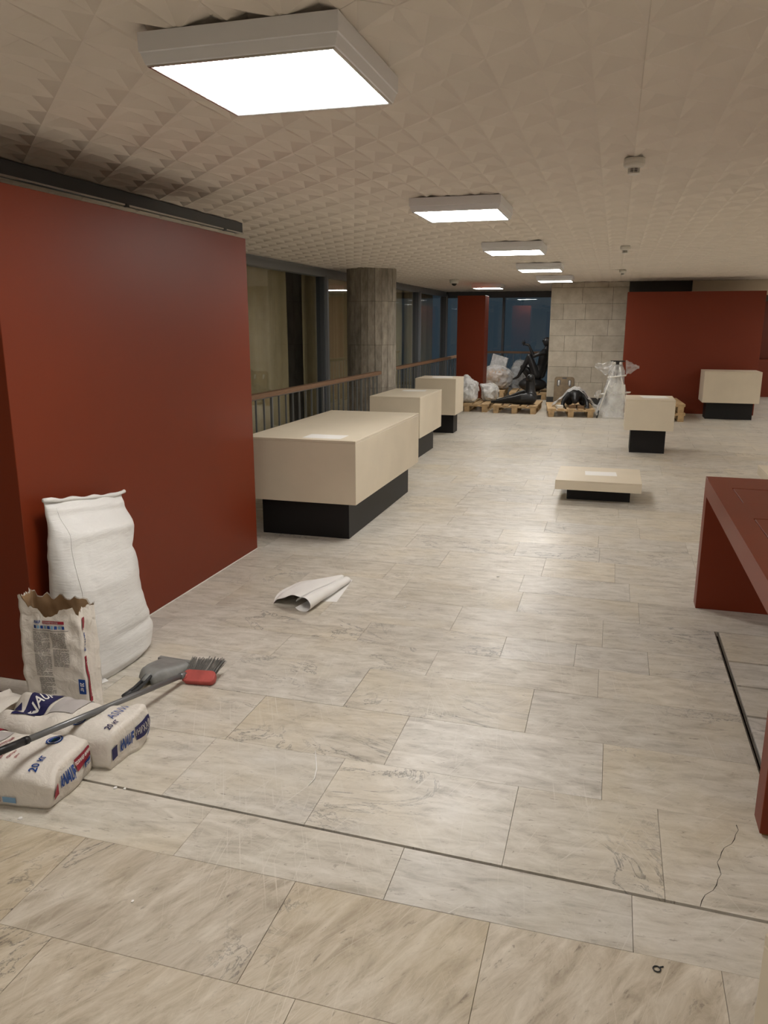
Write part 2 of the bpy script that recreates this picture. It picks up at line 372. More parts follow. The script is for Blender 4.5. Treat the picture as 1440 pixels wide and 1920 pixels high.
for I in range(-4, 5):
    for J in range(-2, 17):
        i0, j0 = I*N, J*N-2
        o = bpy.data.objects.new('ceiling_panel', cm[(i0+j0) % 2]); COL.objects.link(o); o.parent = ceil_o
        o.location = (X0c+(i0+N/2)*P, Y0c+(j0+N/2)*P, ZC+rnd.uniform(-.0006, .0006))

# ---- room shell
struct(MB().box(6.0, 6.15, -3.6, 20.9, 0, ZC+.03), 'wall_right', 'wall')
struct(MB().box(-4.7, 6.15, -3.6, -3.45, 0, ZC+.03), 'wall_back', 'wall')
struct(MB().box(-4.7, -4.55, -3.6, 5.4, 0, ZC+.03), 'wall_left', 'wall')
# ---- stone end wall of coursed blocks
SW = MB().box(-1.25, 2.42, 16.22, 16.5, 0, ZC+.02); sw = struct(SW, 'wall_end', 'grout')
zs = [0, .14, .44, .745, 1.05, 1.355, 1.66, 1.965, 2.27, 2.37]
for k in range(len(zs)-1):
    x = -1.265; first = True
    while x < 1.5:
        L = rnd.uniform(.42, .66)
        if first: L = (.28, .62, .4, .55, .3, .5, .25, .6, .35)[k]; first = False
        if rnd.random() < .12: L = .2
        x1 = min(x+L, 1.5)
        MB().cbox(x+.0015, x1-.0015, 16.19+rnd.uniform(0, .004), 16.26, zs[k]+.0015, zs[k+1]-.0015, .003).build('stone_block', 'darkgrey' if k == 0 else 'stone', sw); x = x1
for k in range(len(zs)-1):                                   # return of the stone wall at its free end
    MB().cbox(-1.27, -1.252, 16.262, 16.5, zs[k]+.0015, zs[k+1]-.0015, .002).build('stone_block', 'stone', sw)
struct(MB().box(.20, 1.32, 16.13, 16.185, 2.12, ZC), 'trim_1', 'darkgrey')
struct(MB().cbox(1.32, 6.0, 16.05, 16.185, 2.10, ZC-.004, .003), 'trim_2', 'wall')
# ---- window wall on the left: posts, head, glass, curtains behind
wl = struct(MB().box(-4.32, -4.18, 5.4, 20.35, 2.25, 2.31).box(-4.36, -4.22, 5.4, 20.35, 2.31, ZC+.005).box(-4.30, -4.20, 5.4, 20.35, 0, .07), 'window_1', 'alu')
ys = [5.45, 8.35, 11.3, 14.25, 17.2, 20.12]
for y in ys:
    MB().box(-4.33, -4.15, y-.03, y+.03, .05, 2.27).build('mullion', 'alu', wl)
    MB().box(-4.31, -4.19, y+.035, y+.075, .07, 2.26).build('mullion', 'alud', wl)
    MB().box(-4.31, -4.19, y-.075, y-.035, .07, 2.26).build('mullion', 'alud', wl)
for a, b in zip(ys[:-1], ys[1:]):
    MB().box(-4.253, -4.247, a+.05, b-.05, .06, 2.27).build('window_pane', 'glass', wl)
struct(MB().box(-4.95, -4.9, 5.4, 21, -.05, ZC+.1), 'wall_outer', 'darkgrey')
def curtain(y0, y1):
    mb = MB(); n = int((y1-y0)/.035); vs = []; ph = rnd.uniform(0, 6)
    for i in range(n+1):
        y = y0+(y1-y0)*i/n; x = -4.55+.045*math.sin(y*13+ph+1.3*math.sin(y*2.1))+.02*math.sin(y*31+ph)
        vs += [(x, y, .04), (x+.008*math.sin(y*9), y, 1.2), (x, y, 2.3)]
    fs = [(i*3+k, i*3+k+1, i*3+4+k, i*3+3+k) for i in range(n) for k in (0, 1)]
    return mb.add(vs, fs)
cg = 'curtains behind the left glazing'
for a, b, lab in ((6.6, 10.58, 'pale ochre curtain hanging behind the glass before the concrete column'), (11.15, 14.0, 'pale ochre curtain hanging behind the glass at the concrete column'),
                  (14.1, 17.0, 'pale ochre curtain behind the glass just past the concrete column'), (17.05, 20.2, 'ochre curtain behind the last glass pane before the corner')):
    t_ = curtain(a, b).build('curtain', 'curtain', None, True); tag(t_, lab, 'curtain', cg)
# ---- far glazing, night outside
wf = struct(MB().box(-4.3, -1.1, 20.28, 20.4, 2.22, ZC+.005).box(-4.3, -1.1, 20.3, 20.38, 0, .08), 'window_2', 'alud')
for x in (-4.25, -2.75, -1.15): MB().box(x-.03, x+.03, 20.27, 20.41, .05, 2.24).build('mullion', 'alud', wf)
for a, b in ((-4.25, -2.75), (-2.75, -1.15)): MB().box(a+.02, b-.02, 20.337, 20.343, .06, 2.24).build('window_pane', 'glass', wf)
struct(MB().box(-1.07, 6.0, 20.25, 20.4, 0, ZC), 'wall_far', 'wall')

# ================================================================ PARTITIONS
q = thing('partition', 'long brick-red partition wall behind the white sack', 'partition', (-2.66, 3.78, 0), 'brick-red partitions')
MB().cbox(-2.95, -2.375, 2.655, 4.915, .001, 2.115, .002).build('panel', 'red', q)
MB().box(-2.377, -2.371, 2.66, 4.915, 0, .004).build('plaster_dust_line', 'white', q)  # thin white line of plaster dust along the partition's foot
solo(MB().cbox(-3.05, -2.50, 15.75, 16.22, 0, 2.12, .002), 'partition', 'red', 'narrow dark red partition behind the wrapped bundles by the corner railing', 'partition')
solo(MB().cbox(.165, 2.44, 15.08, 15.6, 0, 2.135, .002), 'partition', 'red', 'wide brick-red partition in front of the stone wall', 'partition')
q = thing('niche_unit', 'red niche unit with a counter beyond the wide red partition', 'cabinet', (4.2, 19.4, 0))
MB().cbox(2.55, 5.9, 19.1, 19.75, 0, .82, .003).build('counter', 'red', q)
MB().cbox(2.55, 5.9, 19.6, 19.75, .82, 2.08, .003).build('back_panel', 'red', q)
MB().cbox(2.45, 2.55, 19.1, 19.75, 0, 2.08, .003).build('side_panel', 'red', q)
# ceiling channel behind the partition
q = thing('ceiling_channel', 'grey metal channel fixed along the ceiling above the long red partition', 'channel', (-3.0, 4.0, 2.29))
MB().cbox(-3.05, -2.98, 1.5, 6.12, 2.292, 2.369, .002).build('channel', 'alud', q)
MB().box(-2.985, -2.972, 1.5, 6.12, 2.283, 2.293).build('lip', 'chrome', q)
for y in (3.2, 4.5, 5.8): MB().box(-2.99, -2.965, y-.012, y+.012, 2.276, 2.296).build('clip', 'alud', q)

# ================================================================ COLUMN, RAILINGS
colm = thing('concrete_column', 'round board-marked concrete column standing between the two railings', 'column', (-3.60, 11.72, 0))
MB().lathe([(.345, 0), (.345, ZC+.01)], -3.60, 11.72, 24).build('core', 'grout', colm)
zc = [0, .63, 1.265, 1.90, ZC+.012]; NF = 22; R = .375
for j in range(4):
    for k in range(NF):
        a0, a1 = 2*math.pi*(k+.02)/NF, 2*math.pi*(k+.98)/NF; rr = R+rnd.uniform(-.002, .003)
        poly = [(-3.60+r*math.cos(a), 11.72+r*math.sin(a)) for r, a in ((rr, a0), (rr, a1), (.34, a1), (.34, a0))]
        MB().prism(poly, zc[j]+.002, zc[j+1]-.002).build('concrete_panel', 'concrete', colm)
def railing(label, a, b, z=.92, lip=True):
    a = Vector((*a, 0)); b = Vector((*b, 0)); d = (b-a); L = d.length; d.normalize(); n = Vector((-d.y, d.x, 0))
    q = thing('railing', label, 'railing', tuple(a), 'railings along the glazing')
    def bar(name, s0, s1, hw, z0, z1, mat):
        c = [a+d*s0-n*hw, a+d*s1-n*hw, a+d*s1+n*hw, a+d*s0+n*hw]
        return MB().prism([(p.x, p.y) for p in c], z0, z1).build(name, mat, q)
    bar('handrail', -.06, L+.06, .035, z-.045, z, 'wood'); bar('top_bar', 0, L, .018, z-.057, z-.045, 'steel'); bar('bottom_bar', 0, L, .012, .09, .105, 'steel')
    k = int(L/.175)
    for i in range(k+1):
        s = i*.175+.02
        if i % 8 == 0: bar('post', s-.012, s+.012, .012, 0, z-.057, 'steel')
        else: bar('baluster', s-.005, s+.005, .009, .105, z-.057, 'steel')
    return q
railing('steel baluster railing with wooden handrail between long red partition and column', (-3.27, 5.75), (-3.20, 10.72))
railing('steel baluster railing with wooden handrail from the column to the corner', (-3.30, 11.98), (-3.24, 19.40))
railing('steel baluster railing with wooden handrail before the dark far window', (-3.08, 19.5), (-1.0, 19.5), .93)

# ================================================================ CEILING LAMPS
def lamp_proto():
    q = thing('ceiling_lamp', '', 'ceiling lamp', (0, 0, 0), 'square ceiling lamps', world=False); h = .3
    def fr(prof):                                             # square loft of (half size, z)
        mb = MB(); vs = []
        for r, z in prof: vs += [(-r, -r, z), (r, -r, z), (r, r, z), (-r, r, z)]
        return mb.add(vs, [(i*4+j, i*4+(j+1) % 4, i*4+4+(j+1) % 4, i*4+4+j) for i in range(len(prof)-1) for j in range(4)])
    fr([(.0, .086), (h, .086), (h, .036), (h-.004, .034), (h-.012, .006), (h-.016, .004)]).build('housing', 'lampwhite', q)
    fr([(h-.016, .004), (h-.017, 0), (h-.024, .000), (h-.026, .004)]).build('trim', 'chrome', q)
    MB().box(-(h-.026), h-.026, -(h-.026), h-.026, .003, .008).build('diffuser', 'lamp', q)
    return q
lp = lamp_proto()
spots = [(-1.052, 2.455, 'lamp above the lying plaster sacks and broom'), (-1.052, 5.54, 'lamp above the floor beside the longest plinth'),
         (-1.052, 8.47, 'lamp past the low slab plinth, third along its row'), (-1.052, 11.35, 'fourth lamp along the row, nearer to the stone wall'),
         (-1.052, 14.2, 'last lamp of the row before the stone wall'), (-2.58, 16.6, 'lamp near the corner railing behind the narrow red partition'),
         (-1.052, -.62, 'lamp at the start of the row, farthest from the stone wall')]
for k, (x, y, s) in enumerate(spots):
    o = lp if k == 0 else copy_tree(lp)
    o.location = (x, y, ZC-.0865); o['label'] = 'square white ceiling ' + s
for k, y in enumerate((-.6, 2.455, 5.54, 8.47, 11.35, 14.2, 17.2)):  # row out of view; its farthest pair is added to brighten the floor
    o = copy_tree(lp); o.location = (4.2, y, ZC-.0865); o['label'] = 'unseen square white ceiling lamp in the row along the right wall'
# smoke detectors and the dome camera
def detector(x, y, lab):
    q = thing('smoke_detector', lab, 'smoke detector', (x, y, ZC), 'smoke detectors')
    MB().lathe([(.05, ZC+.002), (.052, ZC-.022), (.050, ZC-.024), (.052, ZC-.026), (.048, ZC-.036), (.030, ZC-.041)], x, y).build('base', 'white', q, True)
    MB().lathe([(.030, ZC-.040), (.029, ZC-.046)], x, y).build('collar', 'white', q)
    co = MB().lathe([(.024, ZC-.044), (.024, ZC-.066)], x, y).build('core', 'blackp', q)
    for z in (.050, .056, .062): MB().lathe([(.0285, ZC-z), (.0285, ZC-z-.0018)], x, y).build('ring', 'white', co)
    for k in range(8):
        a = k*math.pi/4; MB().box(x+.027*math.cos(a)-.0015, x+.027*math.cos(a)+.0015, y+.027*math.sin(a)-.0015, y+.027*math.sin(a)+.0015, ZC-.068, ZC-.044).build('rib', 'white', co)
    MB().lathe([(.0285, ZC-.066), (.028, ZC-.070), (.018, ZC-.074)], x, y).build('cap', 'white', q, True)
detector(.034, 4.35, 'white smoke detector on the ceiling before the second lamp')
detector(.040, 8.95, 'white smoke detector on the ceiling above the taller square plinth')
detector(.045, 12.85, 'white smoke detector on the ceiling, nearest to the stone wall')
q = thing('dome_camera', 'small white dome camera on the ceiling by the corner glazing', 'camera', (-2.92, 14.7, ZC))
MB().lathe([(.085, ZC+.002), (.085, ZC-.05), (.075, ZC-.07)], -2.92, 14.7).build('housing', 'white', q, True)
MB().ball((-2.92, 14.7, ZC-.068), (.05, .05, .045)).build('dome', 'blackp', q, True)

# ================================================================ PLINTHS
def plinth(label, body, base, z0, z1, lid=.018, name='plinth', rz=0, piv=None):
    x0, x1, y0, y1 = body; bx0, bx1, by0, by1 = base
    q = thing(name, label, 'plinth', ((bx0+bx1)/2, (by0+by1)/2, 0), 'beige display plinths on black bases')
    a = MB().cbox(x0, x1, y0, y1, z0, z1-lid-.0012, .0015); b = MB().cbox(x0, x1, y0, y1, z1-lid, z1, .0015); c = MB().box(bx0, bx1, by0, by1, 0, z0+.002)
    b2 = MB().box(x0+.004, x1-.004, y0+.004, y1-.004, z1-lid-.002, z1-lid+.002)
    if rz:
        m = Matrix.Translation(piv) @ Matrix.Rotation(rz, 4, 'Z') @ Matrix.Translation(-Vector(piv))
        for k in (a, b, c, b2): k.xf(m)
    a.build('body', 'beige', q); b.build('top_panel', 'beige', q); c.build('base', 'black', q); b2.build('lid_joint', 'beige', q)
    return q
plinth('longest beige plinth with a paper sheet, beside the end of the long red partition', (-2.62, -1.74, 5.26, 7.18), (-2.52, -1.82, 5.335, 7.10), .28, .752)
plinth('middle beige plinth of the three along the railing', (-2.74, -2.125, 8.83, 10.02), (-2.66, -2.19, 8.93, 9.84), .265, .745)
plinth('beige cube plinth, last of the three along the railing', (-2.75, -2.15, 11.1, 11.72), (-2.66, -2.213, 11.30, 11.6), .288, .808)
plinth('low beige slab plinth near the middle of the floor', (-.435, .313, 7.06, 7.80), (-.335, .225, 7.22, 7.7), .118, .205, .012)
plinth('small square beige plinth in front of the easel-like wrapped stand', (.18, .76, 10.1, 10.76), (.262, .68, 10.2, 10.66), .293, .672)
plinth('wide beige plinth before the wide red partition', (1.485, 2.372, 14.2, 14.85), (1.565, 2.30, 14.33, 14.72), .286, .806)
plinth('low beige plinth beyond the far side of the red desk', (1.455, 3.2, 6.0, 8.4), (1.6, 3.05, 6.15, 8.25), .118, .205, .012)
plinth('beige plinth beside the near end of the red desk', (.254, .954, .32, 1.02), (.34, .87, .41, .93), .28, .75, rz=math.radians(38), piv=(.254, 1.02, 0))
def sheet(label, cx, cy, z, wx, wy, rz):
    mb = MB(); n = 6; vs = []
    for i in range(n+1):
        for j in range(n+1):
            u, v = i/n-.5, j/n-.5; vs.append((u*wx, v*wy, z+.0008+.004*max(0, abs(u)+abs(v)-.75)*(1 if i > n/2 else .3)))
    mb.add(vs, [(i*(n+1)+j, (i+1)*(n+1)+j, (i+1)*(n+1)+j+1, i*(n+1)+j+1) for i in range(n) for j in range(n)])
    mb.xf(Matrix.Translation((cx, cy, 0)) @ Matrix.Rotation(rz, 4, 'Z'))
    solo(mb, 'paper_sheet', 'paper', label, 'paper', 'paper sheets lying on the plinths', True)
sheet('white paper sheet lying on the longest plinth', -2.03, 5.43, .752, .30, .20, 0)
sheet('white paper sheet on the middle plinth by the railing', -2.42, 9.72, .745, .30, .21, .1)
sheet('white paper sheet on the cube plinth by the railing', -2.42, 11.45, .808, .30, .30, .2)
sheet('white paper sheet on the low slab plinth', -.045, 7.47, .205, .285, .205, .05)
sheet('white paper sheet on the small square plinth', .53, 10.5, .672, .32, .30, .15)
# ================================================================ RED DESK
q = thing('red_desk', 'brick-red bridge-shaped desk with flush panels in its top', 'desk', (1.1, 3.5, 0))
zt, zb = .744, .648
MB().cbox(.54, 1.75, 4.502, 4.612, 0, zt, .002).build('end_panel', 'red', q)
MB().cbox(.54, 1.75, 2.385, 2.485, .012, zt, .002).build('end_panel', 'red', q)
MB().box(.55, 1.74, 2.40, 2.47, 0, .0125).build('foot_strip', 'brass', q)
ins = [(.64, 1.65, 3.945, 4.295), (.64, 1.65, 3.27, 3.62), (.64, 1.65, 2.60, 2.95)]
top = MB().box(.54, 1.75, 2.484, 4.503, zb, zt-.018)
yb = [2.484]+[v for r in reversed(ins) for v in (r[2]-.005, r[3]+.005)]+[4.503]
for k in range(0, len(yb), 2): top.box(.54, 1.75, yb[k], yb[k+1], zt-.018, zt)
for r in ins: top.box(.54, r[0]-.005, r[2]-.005, r[3]+.005, zt-.018, zt).box(r[1]+.005, 1.75, r[2]-.005, r[3]+.005, zt-.018, zt)
dt = top.build('desk_top', 'red', q, fix=False)
for r in ins: MB().cbox(r[0], r[1], r[2], r[3], zt-.019, zt-.001, .001).build('flush_panel', 'red', dt)

def lerp_tab(tab, t):
    for (t0, v0), (t1, v1) in zip(tab[:-1], tab[1:]):
        if t <= t1:
            k = (t-t0)/(t1-t0); k = k*k*(3-2*k); return v0+(v1-v0)*k
    return tab[-1][1]
# ================================================================ PALLETS
def pallet_proto():
    q = thing('wooden_pallet', '', 'pallet', (0, 0, 0), 'wooden pallets on the floor', world=False)
    # 0.8 along local x, 1.2 along local y, 0.144 high, origin at the middle of the front edge
    for x in (-.3325, 0, .3325):
        MB().cbox(x-.0475, x+.0475, 0, 1.2, 0, .022, .002).build('bottom_board', 'pallet', q)
        for y in (.0725, .6, 1.1275): MB().cbox(x-.05, x+.05, y-.0725, y+.0725, .022, .100, .003).build('block', 'pallet', q)
    for y in (.0725, .6, 1.1275): MB().cbox(-.4, .4, y-.0725, y+.0725, .100, .122, .002).build('cross_board', 'pallet', q)
    for x, w_ in ((-.3275, .145), (-.165, .10), (0, .145), (.165, .10), (.3275, .145)): MB().cbox(x-w_/2, x+w_/2, 0, 1.2, .122, .144, .002).build('deck_board', 'pallet', q)
    return q
pp = pallet_proto()
pal = [(-1.665, 14.17, 0, 0, 'pallet under the reclining bronze legs'), (-2.552, 14.25, 0, 0, 'pallet under the two wrapped bundles beside the cube plinth'),
       (-.652, 13.87, 0, 6, 'pallet under the crouching bronze covered with film'), (-1.72, 16.98, 0, 3, 'pallet under the seated bronze woman'),
       (-2.66, 17.3, 0, 3, 'pallet under the shiny bundles beside the far railing'), (.80, 13.72, 0, 4, 'bottom pallet of the pair behind the small square plinth'),
       (.79, 13.74, .144, 3, 'top pallet of the pair behind the small square plinth')]
for k, (x, y, z, a, s) in enumerate(pal):
    o = pp if k == 0 else copy_tree(pp)
    o.location = (x, y, z); o.rotation_euler.z = math.radians(a); o['label'] = 'wooden ' + s
    if k in (3, 4, 5, 6):
        for c in o.children: c.scale.x = 1.0
def on_pallet(k, lx, ly, lz=.144):
    x, y, z, a, s = pal[k]; c, n = math.cos(math.radians(a)), math.sin(math.radians(a))
    return Vector((x+c*lx-n*ly, y+n*lx+c*ly, z+lz))

# ================================================================ BRONZES
def caps(mb, pts, n=12):
    """a limb: tapered tube with round joints, to be fused with its neighbours"""
    ps = [Vector(p[:3]) for p in pts]; rs = [p[3] for p in pts]
    for p, r in zip(ps, rs): mb.ball(p, r, n, 8)
    for i in range(len(ps)-1):
        a, b = ps[i], ps[i+1]; mb.tube([a.lerp(b, t) for t in (0, .5, 1)], [rs[i], (rs[i]+rs[i+1])/2, rs[i+1]], n)
def fuse(o, vox, sm=4):
    r = o.modifiers.new('fuse', 'REMESH'); r.mode = 'VOXEL'; r.voxel_size = vox; r.use_smooth_shade = True
    s = o.modifiers.new('soften', 'SMOOTH'); s.factor = .5; s.iterations = sm
# seated woman leaning back with a raised arm, facing left
YS = 17.42
q = thing('bronze_sculpture', 'dark bronze woman seated on a rounded stone with one arm raised', 'sculpture', (-1.67, YS, .144), 'bronze sculptures standing on pallets')
b = MB()
def S(x, z, dy=0, r=.05): return (x, YS+dy, z, r)
caps(b, [S(-1.585, .50, 0, .125), S(-1.535, .60, 0, .105), S(-1.495, .72, 0, .092), S(-1.455, .86, 0, .112), S(-1.425, .97, 0, .105), S(-1.41, 1.02, 0, .06), S(-1.402, 1.10, 0, .047)])   # pelvis, waist, chest, neck
caps(b, [S(-1.43, .975, -.155, .052), S(-1.43, .985, 0, .07), S(-1.42, .975, .155, .052)])                       # shoulders
b.ball((-1.40, YS, 1.20), (.088, .075, .105), 16, 12); caps(b, [S(-1.47, 1.245, 0, .03), S(-1.49, 1.22, 0, .02)])  # head tipped back, face up
b.ball((-1.36, YS, 1.215), (.08, .08, .085), 14, 10)                                                               # hair
caps(b, [S(-1.435, .985, -.155, .05), S(-1.53, .955, -.19, .043), S(-1.655, .905, -.20, .037), S(-1.705, 1.01, -.20, .034), S(-1.765, 1.135, -.19, .025)])   # raised arm
caps(b, [S(-1.765, 1.135, -.19, .026), S(-1.815, 1.15, -.19, .03), S(-1.84, 1.15, -.19, .026)])                   # palm
for dz, dx, dy, k in ((.075, -.015, -.01, .9), (.065, -.055, -.004, 1), (.04, -.075, .002, 1.05), (.012, -.078, .008, 1), (-.02, -.06, .012, .8)):
    p0 = Vector((-1.845, YS-.19+dy, 1.15+dz*.25)); p1 = p0+Vector((dx*.55, dy, dz*.45)); p2 = p1+Vector((dx*.5*k, dy, dz*.65*k))
    caps(b, [(*p0, .0115), (*p1, .011), (*p2, .009)], 8)
caps(b, [S(-1.42, .975, .155, .05), S(-1.40, .80, .22, .042), S(-1.42, .62, .24, .035), S(-1.46, .46, .23, .026), S(-1.50, .43, .23, .03)])                   # propping arm
caps(b, [S(-1.60, .50, -.075, .098), S(-1.68, .71, -.085, .080), S(-1.755, .90, -.09, .058), S(-1.80, .80, -.09, .056), S(-1.90, .61, -.09, .045), S(-1.985, .455, -.09, .03), S(-2.04, .425, -.09, .026), S(-2.085, .405, -.09, .018)])   # drawn-up leg
caps(b, [S(-1.60, .49, .085, .098), S(-1.76, .57, .07, .080), S(-1.905, .655, .05, .056), S(-1.87, .58, .05, .052), S(-1.80, .47, .05, .036), S(-1.775, .415, .05, .028), S(-1.84, .40, .05, .024), S(-1.88, .395, .05, .017)])               # second leg
fuse(b.build('figure', 'bronze', q), .0085, 5)
b = MB(); b.ball((-1.67, YS, .290), (.305, .27, .145), 28, 16); b.build('rounded_stone', 'bronze', q, True)
# reclining legs with an upright torso stump
YL = 14.52
q = thing('bronze_sculpture', 'dark bronze figure fragment of hips, stretched legs and upright torso', 'sculpture', (-1.45, YL, .144), 'bronze sculptures standing on pallets')
b = MB(); S = lambda x, z, dy=0, r=.05: (x, YL+dy, z+.007, r)
caps(b, [S(-1.435, .60, .03, .080), S(-1.435, .48, .03, .085), S(-1.43, .38, .02, .095), S(-1.42, .29, .0, .118), S(-1.41, .255, -.03, .112)])
caps(b, [S(-1.435, .61, -.02, .07), S(-1.435, .61, .08, .07)])
caps(b, [S(-1.41, .245, -.08, .108), S(-1.56, .235, -.09, .096), S(-1.70, .215, -.08, .072), S(-1.80, .205, -.075, .058), S(-1.90, .19, -.07, .048), S(-2.00, .175, -.06, .034), S(-2.06, .17, -.05, .028), S(-2.12, .165, -.05, .022)])
caps(b, [S(-1.43, .28, .10, .095), S(-1.55, .31, .12, .078), S(-1.68, .275, .12, .062), S(-1.80, .235, .11, .05), S(-1.93, .205, .09, .038), S(-1.99, .195, .08, .030), S(-2.05, .185, .08, .022)])
fuse(b.build('figure', 'bronze', q), .010, 5)
b = MB(); b.tube([(-1.49, YL, .64), (-1.492, YL, .69)], [.011, .006], 8).build('dowel', 'bronze', q)
b = MB(); b.tube([(-1.375, YL+.02, .64), (-1.372, YL+.02, .69)], [.011, .006], 8).build('dowel', 'bronze', q)
# crouching figure bent forward, under film
YK = 14.28
q = thing('bronze_sculpture', 'dark bronze crouching figure with rounded back half covered by film', 'sculpture', (-.60, YK, .144), 'bronze sculptures standing on pallets')
b = MB(); S = lambda x, z, dy=0, r=.05: (x, YK+dy, z+.009, r)
b.ball((-.60, YK+.10, .345), (.155, .26, .11), 20, 14)
caps(b, [S(-.60, .30, -.12, .07), S(-.60, .26, -.2, .055)])
caps(b, [S(-.70, .36, .0, .062), S(-.775, .29, -.06, .05), S(-.81, .22, -.13, .04), S(-.815, .17, -.2, .032)])
caps(b, [S(-.50, .36, .0, .062), S(-.43, .29, -.06, .05), S(-.395, .22, -.13, .04), S(-.385, .17, -.2, .032)])
for sx in (-.815, -.385):
    for k in (-1.5, -.5, .5, 1.5): caps(b, [(sx+k*.013, YK-.21, .168, .012), (sx+k*.017, YK-.245, .160, .010), (sx+k*.019, YK-.275, .154, .008)], 8)
    caps(b, [(sx+(.03 if sx < -.6 else -.03), YK-.19, .168, .012), (sx+(.05 if sx < -.6 else -.05), YK-.215, .158, .009)], 8)
caps(b, [S(-.70, .30, .22, .08), S(-.72, .22, .10, .07), S(-.71, .19, .25, .05)]); caps(b, [S(-.50, .30, .22, .08), S(-.48, .22, .10, .07), S(-.49, .19, .25, .05)])
fuse(b.build('figure', 'bronze', q), .0085, 4)
for k, (x, y, a, hgt) in enumerate(((-.64, 14.02, .2, .055), (-.50, 14.02, .1, .045), (-.86, 14.02, .35, .05))):
    m = Matrix.Translation((x, y, 0)) @ Matrix.Rotation(a, 4, 'Z')
    solo(MB().cbox(-.055, .055, -.05, .05, .143, .143+hgt, .003).xf(m), 'wood_block', 'pallet2' if k < 2 else 'white', ('brown wood block propping the crouching bronze', 'lower brown wood block propping the crouching bronze', 'pale block lying at the corner of the crouching bronze pallet')[k], 'block', 'loose blocks under the crouching bronze')
# film draped over the crouching figure
def drape():
    mb = MB(); nu, nv = 48, 22; vs = []
    prof = ((-1, .03), (-.72, .20), (-.5, .285), (-.2, .425), (0, .462), (.18, .455), (.36, .40), (.55, .29), (.8, .17), (1, .12))
    for i in range(nu+1):
        s = i/nu*2-1; x = -.635+s*.46
        for j in range(nv+1):
            t = j/nv; front = .02+.16*abs(s)**1.3; y = 14.02+front*(1-t)+t*.72+.04*s
            z = lerp_tab(prof, s)*(1 if t < .7 else 1-.35*(t-.7)/.3)+.03*math.sin(math.pi*t)*(1-abs(s))
            z += .016*mnoise.noise((x*10, y*8, 1.3))+.008*mnoise.noise((x*25, y*25, 4.1))
            vs.append((x+.01*mnoise.noise((x*12, y*12, 8)), y, max(.012, z)))
    mb.add(vs, [(i*(nv+1)+j, (i+1)*(nv+1)+j, (i+1)*(nv+1)+j+1, i*(nv+1)+j+1) for i in range(nu) for j in range(nv)]); return mb
solo(drape(), 'plastic_sheet', 'filmmid', 'clear plastic sheet draped over the crouching bronze', 'plastic sheet', None, True)

# ================================================================ WRAPPED BUNDLES
def bundle(c, r, seed, flat=.0, spikes=()):
    bm = bmesh.new(); bmesh.ops.create_icosphere(bm, subdivisions=5, radius=1)
    for v in bm.verts:
        p = v.co.copy(); sx = lambda t: math.copysign(abs(t)**.75, t)
        p = Vector((sx(p.x), sx(p.y), sx(p.z)))
        vd = mnoise.voronoi(p*1.5+Vector((seed, seed*.7, 0)))[0]; vd2 = mnoise.voronoi(p*3.6+Vector((0, seed, seed)))[0]
        n = mnoise.noise(p*1.3+Vector((seed, 0, 0)))*.12-(vd[1]-vd[0])*.20-(vd2[1]-vd2[0])*.09+.10+mnoise.noise(p*11+Vector((0, 0, seed)))*.015
        p *= 1+n-.05
        for (d, a) in spikes:
            k = max(0, v.co.normalized().dot(Vector(d).normalized())); p += Vector(d).normalized()*a*k**14
        v.co = (c[0]+p.x*r[0], c[1]+p.y*r[1], max(c[2]-r[2]*.92, c[2]+p.z*r[2]))
    bm.verts.index_update(); mb = MB().add([v.co[:] for v in bm.verts], [tuple(v.index for v in f.verts) for f in bm.faces]); bm.free(); return mb
def wrapped(label, c, r, seed, spikes=(), core='bronze', inner=.72, mat='filmthick'):
    q = thing('wrapped_bundle', label, 'bundle', (c[0], c[1], c[2]-r[2]*.92), 'bundles wrapped in plastic film')
    bundle(c, r, seed, 0, spikes).build('film', mat, q, True)
    bundle((c[0], c[1], c[2]-r[2]*.92*(1-inner)), tuple(k*inner for k in r), seed+3).build('contents', core, q, True)
    tb = MB(); 
    tb.tube([(c[0]+r[0]*1.02*math.cos(t), c[1]+r[1]*.35+.02*math.sin(3*t), c[2]+r[2]*1.0*math.sin(t)) for t in [math.pi*k/24 for k in range(25)]], .008, 6)
    tb.build('tape', 'white', q, True)
    return q
wrapped('milky film bundle on the pallet beside the cube plinth, its top pulled to a point', (-2.61, 14.62, .345), (.20, .26, .215), 3.1, (((-.1, 0, 1), .45), ((.8, -.2, .5), .25)), 'white')
wrapped('crinkled film bundle with puckered end on the pallet of two bundles', (-2.245, 15.05, .30), (.155, .25, .168), 8.7, (((-.7, -.4, .6), .5), ((.7, -.5, .2), .3)), 'white')
wrapped('shiny film bundle with reddish contents beside the narrow red partition', (-2.55, 17.75, .40), (.34, .3, .275), 15.2, (((.8, -.2, .1), .25),), 'kraft', .85, 'film')
wrapped('pale film bundle leaning behind the seated bronze woman', (-2.02, 18.75, .36), (.30, .22, .36), 21.9, (((-.3, 0, 1), .2),), 'darkgrey', .6, 'film')
# upright milky board wrapped in film behind the bundles
b = MB(); b.box(-.02, .02, -.2, .2, 0, .66).xf(Matrix.Translation((-2.66, 18.25, .225)) @ Matrix.Rotation(.25, 4, 'Y') @ Matrix.Rotation(1.2, 4, 'Z'))
solo(b, 'wrapped_board', 'filmthick', 'milky wrapped board leaning behind the shiny bundle', 'board')

